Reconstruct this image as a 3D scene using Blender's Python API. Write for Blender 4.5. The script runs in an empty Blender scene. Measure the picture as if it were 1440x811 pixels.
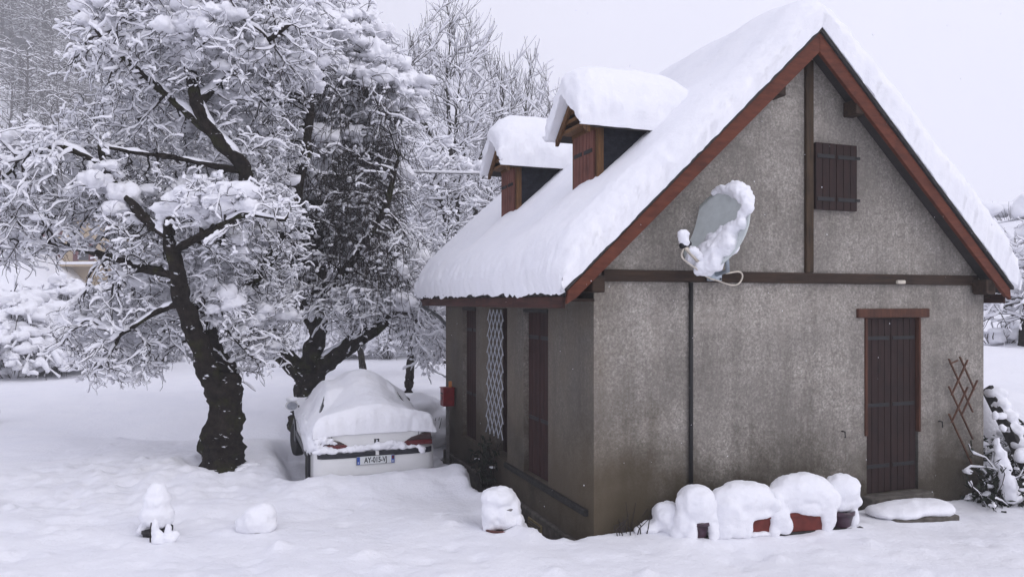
import bpy, bmesh, math, random
import numpy as np
from mathutils import Vector, Matrix

R = math.radians
scene = bpy.context.scene
COL = scene.collection

# ------------------------------------------------------------------ camera, sky, sun, exposure
F, HY, CZ = 1040.0, 425.0, 2.4          # focal length in photo pixels, horizon row, eye height
cam_d = bpy.data.cameras.new('camera')
cam = bpy.data.objects.new('camera', cam_d)
COL.objects.link(cam)
cam.location = (0, 0, CZ)
cam.rotation_euler = (R(90), 0, 0)
cam_d.sensor_width = 36
cam_d.lens = 36 * F / 1440
cam_d.shift_y = (HY - 405.5) / 1440
cam_d.clip_start = 0.05
cam_d.clip_end = 6000
scene.camera = cam

SUN_EL, SUN_AZ = 42, 128               # azimuth clockwise from +Y (north)
world = bpy.data.worlds.new('World')
scene.world = world
world.use_nodes = True
wn, wl = world.node_tree.nodes, world.node_tree.links
wn.clear()
w_out = wn.new('ShaderNodeOutputWorld')
w_bg = wn.new('ShaderNodeBackground')
w_sky = wn.new('ShaderNodeTexSky')
w_sky.sky_type = 'NISHITA'
w_sky.sun_disc = False
w_sky.sun_elevation = R(SUN_EL)
w_sky.sun_rotation = R(SUN_AZ)
w_sky.dust_density = 4.0
w_mix = wn.new('ShaderNodeMix'); w_mix.data_type = 'RGBA'
w_mix.inputs['Factor'].default_value = 0.93      # closed cloud layer hides nearly all of the clear sky
w_tc = wn.new('ShaderNodeTexCoord')
w_nz = wn.new('ShaderNodeTexNoise'); w_nz.inputs['Scale'].default_value = 1.6; w_nz.inputs['Detail'].default_value = 4
w_rp = wn.new('ShaderNodeValToRGB')
w_rp.color_ramp.elements[0].position = 0.3; w_rp.color_ramp.elements[0].color = (8.5, 8.6, 10.4, 1)
w_rp.color_ramp.elements[1].position = 0.7; w_rp.color_ramp.elements[1].color = (9.9, 9.85, 11.2, 1)
wl.new(w_tc.outputs['Generated'], w_nz.inputs['Vector'])
wl.new(w_nz.outputs['Fac'], w_rp.inputs['Fac'])
wl.new(w_sky.outputs['Color'], w_mix.inputs['A'])
wl.new(w_rp.outputs['Color'], w_mix.inputs['B'])
wl.new(w_mix.outputs['Result'], w_bg.inputs['Color'])
w_bg.inputs['Strength'].default_value = 0.115
wl.new(w_bg.outputs['Background'], w_out.inputs['Surface'])

sun_d = bpy.data.lights.new('sun', 'SUN')
sun_d.energy = 1.0
sun_d.angle = R(35)
sun_d.color = (1.0, 0.985, 0.97)
sun = bpy.data.objects.new('sun', sun_d)
COL.objects.link(sun)
sd = Vector((math.sin(R(SUN_AZ)) * math.cos(R(SUN_EL)), math.cos(R(SUN_AZ)) * math.cos(R(SUN_EL)), math.sin(R(SUN_EL))))
sun.rotation_euler = sd.to_track_quat('Z', 'Y').to_euler()

vs = scene.view_settings
vs.view_transform = 'Standard'
vs.look = 'None'
vs.exposure = -0.17
vs.gamma = 1.0
vs.use_curve_mapping = False
scene.render.engine = 'CYCLES'
scene.cycles.max_bounces = 8
scene.cycles.diffuse_bounces = 4
scene.cycles.volume_bounces = 5
scene.cycles.use_denoising = True

random.seed(7)
RNG = np.random.default_rng(11)


def P(px, py, D):
    """World point seen at photo pixel (px, py) at distance D along the view."""
    return np.array([(px - 720) / F * D, D, CZ + (HY - py) / F * D])


# ------------------------------------------------------------------ noise
def _hash(ix, iy, iz, seed):
    n = (ix.astype(np.int64) * 374761393 + iy.astype(np.int64) * 668265263 + iz.astype(np.int64) * 2147483647 + seed * 974634777) & 0xffffffff
    n = ((n ^ (n >> 13)) * 1274126177) & 0xffffffff
    n = ((n ^ (n >> 16)) * 2246822519) & 0xffffffff
    return ((n ^ (n >> 15)) & 0xffff) / 32767.5 - 1.0


def vnoise(p, freq=1.0, seed=0):
    p = np.asarray(p, float) * freq
    i = np.floor(p).astype(np.int64)
    f = p - i
    f = f * f * f * (f * (f * 6 - 15) + 10)
    out = 0
    for dx in (0, 1):
        for dy in (0, 1):
            for dz in (0, 1):
                w = (f[..., 0] if dx else 1 - f[..., 0]) * (f[..., 1] if dy else 1 - f[..., 1]) * (f[..., 2] if dz else 1 - f[..., 2])
                out = out + w * _hash(i[..., 0] + dx, i[..., 1] + dy, i[..., 2] + dz, seed)
    return out


def fbm(p, freq, oct=3, seed=0, gain=.5):
    a, s = 1.0, 0
    for k in range(oct):
        s = s + a * vnoise(p, freq * 2.03 ** k, seed + 17 * k)
        a *= gain
    return s


def sstep(x, a, b):
    t = np.clip((x - a) / (b - a), 0, 1)
    return t * t * (3 - 2 * t)


# ------------------------------------------------------------------ materials
class NT:
    def __init__(self, name):
        self.m = bpy.data.materials.new(name)
        self.m.use_nodes = True
        self.n, self.l = self.m.node_tree.nodes, self.m.node_tree.links
        self.b = self.n['Principled BSDF']
        self.tc = self.n.new('ShaderNodeTexCoord')

    def node(self, t, **kw):
        x = self.n.new(t)
        for k, v in kw.items():
            if k in x.inputs:
                x.inputs[k].default_value = v
            else:
                setattr(x, k, v)
        return x

    def noise(self, scale, detail=4, rough=.55, stretch=None):
        x = self.node('ShaderNodeTexNoise', Scale=scale, Detail=detail, Roughness=rough)
        if stretch:
            mp = self.node('ShaderNodeMapping')
            mp.inputs['Scale'].default_value = stretch
            self.l.new(self.tc.outputs['Object'], mp.inputs['Vector'])
            self.l.new(mp.outputs['Vector'], x.inputs['Vector'])
        else:
            self.l.new(self.tc.outputs['Object'], x.inputs['Vector'])
        return x.outputs['Fac']

    def ramp(self, fac, stops):
        r = self.node('ShaderNodeValToRGB')
        e = r.color_ramp.elements
        while len(e) < len(stops):
            e.new(0.5)
        for el, (p, c) in zip(e, stops):
            el.position = p
            el.color = tuple(c) + (1,) if not isinstance(c, (int, float)) else (c, c, c, 1)
        self.l.new(fac, r.inputs['Fac'])
        return r.outputs['Color']

    def mix(self, fac, a, b, mode='MIX'):
        x = self.node('ShaderNodeMix', data_type='RGBA', blend_type=mode)
        for s, v in (('Factor', fac), ('A', a), ('B', b)):
            if isinstance(v, (int, float)):
                x.inputs[s].default_value = v
            elif isinstance(v, tuple):
                x.inputs[s].default_value = v + (1,)
            else:
                self.l.new(v, x.inputs[s])
        return x.outputs['Result']

    def base(self, c):
        if isinstance(c, tuple):
            self.b.inputs['Base Color'].default_value = c + (1,)
        else:
            self.l.new(c, self.b.inputs['Base Color'])

    def bump(self, h, strength, dist=.02, prev=None):
        x = self.node('ShaderNodeBump', Strength=strength, Distance=dist)
        self.l.new(h, x.inputs['Height'])
        if prev is not None:
            self.l.new(prev, x.inputs['Normal'])
        self.l.new(x.outputs['Normal'], self.b.inputs['Normal'])
        return x.outputs['Normal']

    def rough(self, r, spec=.3):
        self.b.inputs['Roughness'].default_value = r
        self.b.inputs['Specular IOR Level'].default_value = spec
        return self


M = {}


def make_materials():
    t = NT('snow'); t.rough(.75, .15)
    t.base(t.ramp(t.noise(2.2, 5), [(.3, (.83, .835, .875)), (.75, (.88, .88, .905))]))
    n1 = t.bump(t.noise(9, 6, .6), .35, .05)
    t.bump(t.noise(70, 4, .65), .4, .008, n1)
    M['snow'] = t.m
    t = NT('tree_snow'); t.rough(.8, .1); t.base((.86, .86, .895)); M['tree_snow'] = t.m
    t.bump(t.noise(28, 4, .6), .4, .02)

    t = NT('bark'); t.rough(.95, .1)
    c = t.ramp(t.noise(9, 6, .65), [(.3, (.006, .005, .004)), (.6, (.028, .022, .018)), (.8, (.055, .045, .036))])
    moss = t.ramp(t.noise(3.2, 5, .6), [(.52, 0.0), (.66, .75)])
    c = t.mix(moss, c, (.04, .042, .014))
    snowf = t.ramp(t.noise(5.5, 5, .62, (1, 1, 2.2)), [(.645, 0.0), (.68, 1.0)])
    t.base(t.mix(snowf, c, (.8, .8, .84)))
    n = t.bump(t.noise(14, 6, .7, (1, 1, .35)), 1.0, .05)
    t.bump(t.noise(50, 4), .6, .01, n)
    M['bark'] = t.m
    t = NT('twig_bark'); t.rough(.9, .15)
    t.base(t.ramp(t.noise(5, 3), [(.3, (.022, .018, .016)), (.7, (.055, .046, .042))])); M['twig'] = t.m

    # roughcast render of the cottage
    t = NT('roughcast'); t.rough(.95, .15)
    fine = t.noise(34, 8, .82)
    mid = t.noise(14, 5, .65)
    big = t.noise(1.1, 5, .6)
    c = t.ramp(fine, [(.33, (.088, .079, .068)), (.5, (.355, .327, .29)), (.64, (.64, .595, .535))])
    c = t.mix(t.ramp(mid, [(.36, .6), (.6, 0.0)]), c, (.165, .151, .134))
    c = t.mix(t.ramp(big, [(.36, .6), (.62, 0.0)]), c, (.172, .158, .141))
    drip = t.noise(1.5, 6, .7, (3.2, 3.2, .35))
    c = t.mix(t.ramp(drip, [(.5, 0.0), (.72, .45)]), c, (.075, .066, .056))
    sep = t.node('ShaderNodeSeparateXYZ'); t.l.new(t.tc.outputs['Object'], sep.inputs['Vector'])
    # rising damp: ragged dirty band at the foot of the wall
    add = t.node('ShaderNodeMath', operation='MULTIPLY_ADD'); t.l.new(t.noise(1.7, 5, .6), add.inputs[0])
    add.inputs[1].default_value = -1.7; t.l.new(sep.outputs['Z'], add.inputs[2])
    damp = t.ramp(add.outputs[0], [(0.0, .85), (.28, 0.0)])
    mv = t.node('ShaderNodeMapRange'); mv.inputs[1].default_value = -.95; mv.inputs[2].default_value = 1.2
    t.l.new(add.outputs[0], mv.inputs[0])
    damp = t.ramp(mv.outputs[0], [(.18, .9), (.5, 0.0)])
    patch = t.ramp(t.noise(.75, 7, .7), [(.46, 0.0), (.6, .38)])
    c = t.mix(patch, c, (.105, .094, .08))
    pale = t.ramp(t.noise(.9, 6, .65, (1, 1, 1.3)), [(.54, 0.0), (.7, .32)])
    c = t.mix(pale, c, (.47, .425, .37))
    c = t.mix(damp, c, (.05, .041, .028))
    # weathered side wall, darkened in colour to stand for its shade, and a dark wet stain low at the street corner
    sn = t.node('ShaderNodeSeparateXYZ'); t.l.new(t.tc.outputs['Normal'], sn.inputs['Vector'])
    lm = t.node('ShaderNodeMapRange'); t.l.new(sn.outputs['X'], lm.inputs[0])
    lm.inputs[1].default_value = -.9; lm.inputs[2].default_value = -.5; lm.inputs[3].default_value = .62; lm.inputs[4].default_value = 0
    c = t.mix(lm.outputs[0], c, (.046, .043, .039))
    vd = t.node('ShaderNodeVectorMath', operation='DISTANCE'); t.l.new(t.tc.outputs['Object'], vd.inputs[0]); vd.inputs[1].default_value = (.25, 0, .25)
    vm = t.node('ShaderNodeMath', operation='MULTIPLY_ADD'); t.l.new(t.noise(2.6, 6, .65), vm.inputs[0]); vm.inputs[1].default_value = 1.3
    t.l.new(vd.outputs['Value'], vm.inputs[2])
    st = t.node('ShaderNodeMapRange'); t.l.new(vm.outputs[0], st.inputs[0]); st.inputs[1].default_value = .95; st.inputs[2].default_value = 1.95; st.inputs[3].default_value = .85; st.inputs[4].default_value = 0
    c = t.mix(st.outputs[0], c, (.062, .048, .028))
    # ochre weathering near the street corner
    och = t.node('ShaderNodeMath', operation='MULTIPLY'); t.l.new(t.noise(1.3, 4), och.inputs[0])
    cr = t.ramp(sep.outputs['X'], [(0.0, 1.0), (1.0, 0.0)]); t.l.new(cr, och.inputs[1])
    c = t.mix(t.ramp(och.outputs[0], [(.3, 0.0), (.55, .45)]), c, (.15, .122, .088))
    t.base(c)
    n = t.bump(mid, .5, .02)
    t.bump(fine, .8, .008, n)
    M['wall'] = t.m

    def wood(name, dark, light, rough=.7, s=(18, 18, 1.5), spec=.25):
        t = NT(name); t.rough(rough, spec)
        g = t.noise(1.6, 6, .65, s)
        c = t.ramp(g, [(.28, dark), (.72, light)])
        c = t.mix(t.ramp(t.noise(4, 5), [(.5, 0.0), (.75, .55)]), c, tuple(x * .45 for x in dark))
        t.base(c)
        t.bump(g, .5, .006)
        M[name] = t.m
    wood('barge_wood', (.07, .018, .009), (.15, .042, .021), s=(3, 3, 14))
    wood('door_wood', (.012, .005, .0042), (.029, .0115, .009))
    wood('side_door_wood', (.016, .006, .005), (.04, .014, .0115))
    wood('frame_wood', (.04, .014, .008), (.11, .042, .022))
    wood('beam_wood', (.014, .008, .0045), (.05, .028, .016), s=(1.5, 18, 18))
    wood('post_wood', (.018, .011, .006), (.07, .042, .02))
    wood('dormer_shutter_wood', (.085, .03, .022), (.19, .075, .055))
    wood('dormer_frame_wood', (.04, .018, .007), (.165, .078, .026))
    wood('fascia_wood', (.025, .010, .008), (.08, .03, .022), s=(18, 1.5, 18))
    wood('trellis_wood', (.06, .028, .018), (.16, .08, .05))
    wood('dark_plank', (.012, .011, .010), (.045, .042, .04), s=(2, 14, 14))

    t = NT('slate'); t.rough(.85, .12)
    br = t.node('ShaderNodeTexBrick', Scale=9.0); br.offset = .5
    br.inputs['Mortar Size'].default_value = .015
    br.inputs['Color1'].default_value = (.008, .009, .013, 1); br.inputs['Color2'].default_value = (.015, .017, .024, 1)
    br.inputs['Mortar'].default_value = (.004, .004, .005, 1)
    mp = t.node('ShaderNodeMapping'); mp.inputs['Rotation'].default_value = (R(90), 0, 0)
    t.l.new(t.tc.outputs['Object'], mp.inputs['Vector']); t.l.new(mp.outputs['Vector'], br.inputs['Vector'])
    t.base(t.mix(t.ramp(t.noise(20, 4), [(.4, .0), (.7, .5)]), br.outputs['Color'], (.026, .028, .036)))
    t.bump(br.outputs['Fac'], .8, -.01)
    M['slate'] = t.m

    def plain(name, col, rough=.6, metal=0, spec=.4, var=.25, scale=12):
        t = NT(name); t.rough(rough, spec)
        t.b.inputs['Metallic'].default_value = metal
        t.base(t.ramp(t.noise(scale, 5), [(.3, tuple(x * (1 - var) for x in col)), (.7, tuple(min(1, x * (1 + var)) for x in col))]))
        M[name] = t.m
        return t
    plain('roof_tile', (.03, .027, .026), .8)
    plain('iron', (.008, .008, .009), .6)
    plain('zinc', (.2, .21, .22), .45, .6)
    plain('cable_black', (.01, .01, .01), .6)
    plain('dish_grey', (.56, .60, .585), .4, 0, .4, .08)
    plain('galvanised', (.4, .45, .5), .4, .5)
    plain('arm_cream', (.55, .5, .42), .5)
    plain('red_paint', (.2, .006, .010), .35, 0, .5, .2)
    plain('post_grey', (.18, .17, .17), .6)
    plain('orange_wood', (.5, .2, .06), .7)
    plain('lattice_white', (.5, .52, .56), .5, 0, .4, .1)
    plain('car_paint', (.72, .72, .71), .25, 0, .5, .03, 3)
    plain('car_plastic', (.013, .014, .02), .45)
    plain('tyre', (.012, .012, .012), .85)
    plain('wheel_silver', (.3, .31, .33), .35, .5)
    plain('tail_red', (.10, .005, .007), .15, 0, .6, .2, 40)
    plain('tail_dark', (.035, .012, .012), .15, 0, .6)
    plain('plate_white', (.6, .62, .62), .4, 0, .4, .05)
    plain('plate_blue', (.02, .07, .32), .4)
    plain('glass_dark', (.02, .022, .026), .08, 0, .6)
    plain('glass_mirror', (.4, .42, .45), .05, .9)
    plain('emblem_chrome', (.6, .62, .65), .2, .8)
    plain('terracotta', (.13, .023, .016), .65, 0, .3, .3)
    plain('purple_glaze', (.04, .011, .026), .3, 0, .5, .4)
    plain('soil', (.02, .016, .012), .95)
    plain('stone', (.10, .09, .078), .9, 0, .2, .4, 9)
    plain('leaf_dark', (.014, .02, .011), .7, 0, .3, .5)
    plain('vent_ochre', (.2, .16, .08), .7)
    plain('beige_wall', (.42, .33, .22), .9, 0, .2, .1)
    plain('maroon', (.11, .025, .03), .7)
    plain('pot_black', (.02, .018, .018), .7)
    plain('saucer_red', (.1, .03, .025), .7)

    t = NT('hill_forest'); t.rough(1, .05)
    big = t.noise(.018, 6, .65); fine = t.noise(.22, 6, .75)
    c = t.ramp(fine, [(.38, (.03, .03, .034)), (.52, (.12, .12, .13)), (.68, (.5, .5, .54))])
    c = t.mix(t.ramp(big, [(.55, 0.0), (.7, .55)]), c, (.6, .6, .64))
    t.base(c); M['hill'] = t.m
    t = NT('mountain_snow'); t.rough(1, .05)  # snowy forest, paled so that haze is partly in its colour
    t.base(t.ramp(t.noise(.09, 6, .7), [(.35, (.42, .42, .46)), (.6, (.72, .72, .76))])); M['mountain'] = t.m


make_materials()


# ------------------------------------------------------------------ mesh builders
class MB:
    def __init__(self):
        self.v, self.f = [], []

    def add(self, verts, faces):
        o = len(self.v)
        self.v.extend([tuple(map(float, x)) for x in verts])
        self.f.extend([tuple(i + o for i in fc) for fc in faces])
        return self

    def box(self, x0, x1, y0, y1, z0, z1):
        v = [(x, y, z) for z in (z0, z1) for y in (y0, y1) for x in (x0, x1)]
        return self.add(v, [(0, 2, 3, 1), (4, 5, 7, 6), (0, 1, 5, 4), (2, 6, 7, 3), (0, 4, 6, 2), (1, 3, 7, 5)])

    def obox(self, c, ax, ay, az):
        c, ax, ay, az = map(np.asarray, (c, ax, ay, az))
        v = [c + sx * ax + sy * ay + sz * az for sz in (-1, 1) for sy in (-1, 1) for sx in (-1, 1)]
        return self.add(v, [(0, 2, 3, 1), (4, 5, 7, 6), (0, 1, 5, 4), (2, 6, 7, 3), (0, 4, 6, 2), (1, 3, 7, 5)])

    def bar(self, a, b, w, h, up=(0, 0, 1)):
        a, b = np.asarray(a, float), np.asarray(b, float)
        d = b - a
        L = np.linalg.norm(d); t = d / L
        s = np.cross(t, up)
        if np.linalg.norm(s) < 1e-5:
            s = np.cross(t, (1, 0, 0))
        s /= np.linalg.norm(s)
        n = np.cross(s, t)
        return self.obox((a + b) / 2, t * L / 2, s * w / 2, n * h / 2)

    def prism(self, poly, axis, d0, d1):
        """poly: 2D points; extruded along axis 0,1,2 from d0 to d1 (other two axes in order)."""
        n = len(poly)
        def pt(p, d):
            q = [p[0], p[1]]
            q.insert(axis, d)
            return q
        v = [pt(p, d0) for p in poly] + [pt(p, d1) for p in poly]
        f = [tuple(range(n)), tuple(range(2 * n - 1, n - 1, -1))] + [(i, (i + 1) % n + 0, (i + 1) % n + n, i + n)[::-1] for i in range(n)]
        return self.add(v, f)

    def tube(self, pts, rad, sides=8, cap=True):
        pts = np.asarray(pts, float)
        if np.isscalar(rad):
            rad = [rad] * len(pts)
        t = np.gradient(pts, axis=0)
        t /= np.linalg.norm(t, axis=1)[:, None] + 1e-12
        ref = np.array([0, 0, 1.]) if abs(t[:, 2]).mean() < .85 else np.array([1., 0, 0])
        o = len(self.v)
        for p, tt, r in zip(pts, t, rad):
            s = np.cross(tt, ref); s /= np.linalg.norm(s) + 1e-9
            n = np.cross(s, tt)
            for k in range(sides):
                a = 2 * math.pi * k / sides
                self.v.append(tuple(p + r * (math.cos(a) * s + math.sin(a) * n)))
        for i in range(len(pts) - 1):
            for k in range(sides):
                a = o + i * sides + k; b = o + i * sides + (k + 1) % sides
                self.f.append((a, b, b + sides, a + sides))
        if cap:
            self.f.append(tuple(o + k for k in range(sides))[::-1])
            self.f.append(tuple(o + (len(pts) - 1) * sides + k for k in range(sides)))
        return self

    def lathe(self, prof, c=(0, 0, 0), sides=24, sx=1, sy=1):
        o = len(self.v)
        for r, z in prof:
            for k in range(sides):
                a = 2 * math.pi * k / sides
                self.v.append((c[0] + r * sx * math.cos(a), c[1] + r * sy * math.sin(a), c[2] + z))
        for i in range(len(prof) - 1):
            for k in range(sides):
                a = o + i * sides + k; b = o + i * sides + (k + 1) % sides
                self.f.append((a, b, b + sides, a + sides))
        self.f.append(tuple(o + k for k in range(sides))[::-1])
        self.f.append(tuple(o + (len(prof) - 1) * sides + k for k in range(sides)))
        return self

    def build(self, name, mat, parent=None, smooth=False, bevel=0):
        me = bpy.data.meshes.new(name)
        me.from_pydata(self.v, [], self.f)
        bm = bmesh.new(); bm.from_mesh(me)
        bmesh.ops.recalc_face_normals(bm, faces=bm.faces)
        bm.to_mesh(me); bm.free()
        me.update()
        o = link(name, me, mat, parent, smooth)
        if bevel:
            b = o.modifiers.new('bevel', 'BEVEL'); b.width = bevel; b.segments = 2; b.limit_method = 'ANGLE'
        return o


def link(name, me, mat, parent=None, smooth=False):
    o = bpy.data.objects.new(name, me)
    COL.objects.link(o)
    if mat is not None:
        me.materials.append(M[mat] if isinstance(mat, str) else mat)
    if smooth:
        me.polygons.foreach_set('use_smooth', np.ones(len(me.polygons), bool))
    if parent is not None:
        o.parent = parent
    return o


def fast_mesh(name, V, faces, smooth=True):
    """V (n,3); faces: list of int arrays (m,k)."""
    me = bpy.data.meshes.new(name)
    V = np.ascontiguousarray(V, np.float32)
    me.vertices.add(len(V)); me.vertices.foreach_set('co', V.ravel())
    li = np.concatenate([f.ravel() for f in faces]).astype(np.int32)
    tot = np.concatenate([np.full(len(f), f.shape[1], np.int32) for f in faces])
    st = np.concatenate([[0], np.cumsum(tot)[:-1]]).astype(np.int32)
    me.loops.add(len(li)); me.loops.foreach_set('vertex_index', li)
    me.polygons.add(len(tot)); me.polygons.foreach_set('loop_start', st)
    try:
        me.polygons.foreach_set('loop_total', tot)
    except Exception:
        pass
    if smooth:
        me.polygons.foreach_set('use_smooth', np.ones(len(tot), bool))
    me.update(calc_edges=True)
    return me


class FM:
    """collects big numpy batches"""
    def __init__(self):
        self.V, self.Fc, self.n = [], [], 0

    def add(self, V, faces):
        self.V.append(V)
        for f in faces:
            self.Fc.append(f + self.n)
        self.n += len(V)

    def mesh(self, name, smooth=True):
        return fast_mesh(name, np.concatenate(self.V), self.Fc, smooth)


def thing(name, label, cat, loc=(0, 0, 0), rz=0, group=None):
    o = bpy.data.objects.new(name, None)
    COL.objects.link(o)
    o.location = tuple(map(float, loc)); o.rotation_euler = (0, 0, rz)
    o.empty_display_size = .2
    return tag(o, label, cat, group)


def tag(o, label=None, cat=None, group=None, kind=None):
    if label: o['label'] = label
    if cat: o['category'] = cat
    if group: o['group'] = group
    if kind: o['kind'] = kind
    return o


def dup(o, parent=None, root=True):
    c = o.copy(); COL.objects.link(c)
    if not root:
        c.parent = parent
    for ch in list(o.children):
        dup(ch, c, False)
    return c


# ------------------------------------------------------------------ snow shapes
def blob(name, ells, voxel, parent=None, amp=.02, freq=8, mat='snow', cut=None, seed=0):
    """Union of ellipsoids (cx,cy,cz,rx,ry,rz) -> one lumpy skin of snow."""
    bm = bmesh.new()
    for e in ells:
        m = Matrix.Translation(e[:3]) @ Matrix.Diagonal((e[3], e[4], e[5], 1))
        bmesh.ops.create_icosphere(bm, subdivisions=3, radius=1, matrix=m)
    me = bpy.data.meshes.new(name)
    bm.to_mesh(me); bm.free()
    o = bpy.data.objects.new('tmp', me); COL.objects.link(o)
    r = o.modifiers.new('r', 'REMESH'); r.mode = 'VOXEL'; r.voxel_size = voxel
    s = o.modifiers.new('s', 'SMOOTH'); s.iterations = 4; s.factor = .6
    dg = bpy.context.evaluated_depsgraph_get()
    m2 = bpy.data.meshes.new_from_object(o.evaluated_get(dg))
    bpy.data.objects.remove(o); bpy.data.meshes.remove(me)
    m2.name = name
    n = len(m2.vertices)
    co = np.empty(n * 3, np.float32); m2.vertices.foreach_get('co', co); co = co.reshape(-1, 3)
    no = np.array([v.normal[:] for v in m2.vertices])
    co = co + no * (amp * fbm(co, freq, 3, seed))[:, None]
    if cut is not None:
        co[:, 2] = np.maximum(co[:, 2], cut)
    m2.vertices.foreach_set('co', co.astype(np.float32).ravel())
    m2.update()
    return link(name, m2, mat, parent, True)


def edge_spaced(a0, a1, n, rl, rr):
    """n samples, denser near both ends"""
    t = np.linspace(0, 1, n)
    s = .5 - .5 * np.cos(math.pi * t)
    return a0 + (a1 - a0) * (.45 * t + .55 * s)


def heightfield_snow(name, aa, bb, base, thick, ra, rb, parent, bulge=.06, amp=(.006, .03), freq=7, scallop=0., drop=None, mat='snow', seed=0):
    """Closed snow slab over base(a,b) of vertical thickness thick(a,b); ra=(R at a0,R at a1) rounding, rb likewise."""
    A, B = np.meshgrid(aa, bb, indexing='ij')
    def e(x, x0, x1, r0, r1):
        d0 = np.clip((x - x0) / r0, 0, 1) if r0 else np.ones_like(x)
        d1 = np.clip((x1 - x) / r1, 0, 1) if r1 else np.ones_like(x)
        return np.sqrt(1 - (1 - d0) ** 2), np.sqrt(1 - (1 - d1) ** 2)
    a0, a1 = e(A, aa[0], aa[-1], *ra); b0, b1 = e(B, bb[0], bb[-1], *rb)
    E = a0 * a1 * b0 * b1
    zb = base(A, B)
    T = thick(A, B)
    Z = zb + T * E
    P3 = np.stack([A, B, Z], -1)
    bul = lambda q: np.sin(math.pi * np.clip(q, 0, 1)) * (q < .999)
    P3[..., 0] += bulge * (-bul(a0) + bul(a1))
    P3[..., 1] += bulge * (-bul(b0) + bul(b1))
    if scallop:
        nz = np.abs(vnoise(np.stack([B * 0 + 3.1, B, B * 0], -1), 5.5, seed)) + .5 * np.abs(vnoise(np.stack([B * 0 + 1.1, B, B * 0], -1), 13, seed))
        P3[..., 2] -= scallop * nz * np.clip(1 - (A - aa[0]) / .12, 0, 1)
    na, nb = A.shape
    # normals
    da = np.gradient(P3, axis=0); db = np.gradient(P3, axis=1)
    N = np.cross(da, db); N /= np.linalg.norm(N, axis=-1, keepdims=True) + 1e-9
    edge = np.clip(1.0 - E, 0, 1)
    edge = np.maximum(edge * 1.1, (.62 - np.abs(N[..., 2])) / .5)
    k = amp[0] + (amp[1] - amp[0]) * np.clip(edge, 0, 1)
    nn = fbm(P3, freq, 4, seed, .6)
    bnd = np.zeros_like(A); bnd[0] = bnd[-1] = 1; bnd[:, 0] = bnd[:, -1] = 1
    P3 = P3 + N * (k * nn * (1 - .5 * bnd))[..., None]
    top = P3.reshape(-1, 3)
    bot = np.stack([P3[..., 0], P3[..., 1], np.minimum(zb, P3[..., 2]) - .006], -1)
    inner = np.stack([A, B, zb + .002], -1)
    bot = np.where(bnd[..., None] > 0, bot, inner).reshape(-1, 3)
    idx = np.arange(na * nb).reshape(na, nb)
    q = np.stack([idx[:-1, :-1], idx[1:, :-1], idx[1:, 1:], idx[:-1, 1:]], -1).reshape(-1, 4)
    off = na * nb
    loop = np.concatenate([idx[:, 0], idx[-1, 1:], idx[-2::-1, -1], idx[0, -2:0:-1]])
    nx = np.roll(loop, -1)
    side = np.stack([nx, loop, loop + off, nx + off], -1)
    me = fast_mesh(name, np.concatenate([top, bot]), [q, (q + off)[:, ::-1], side])
    return link(name, me, mat, parent, True)


# ------------------------------------------------------------------ terrain
HO = np.array([.8295, 7.5]); DU = np.array([.9367, .3502]); DV = np.array([-.3502, .9367])
HROT = math.atan2(.3502, .9367)
CAR_O = np.array([-2.61, 9.6])


def uv_of(x, y):
    dx, dy = x - HO[0], y - HO[1]
    return dx * DU[0] + dy * DU[1], dx * DV[0] + dy * DV[1]


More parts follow.
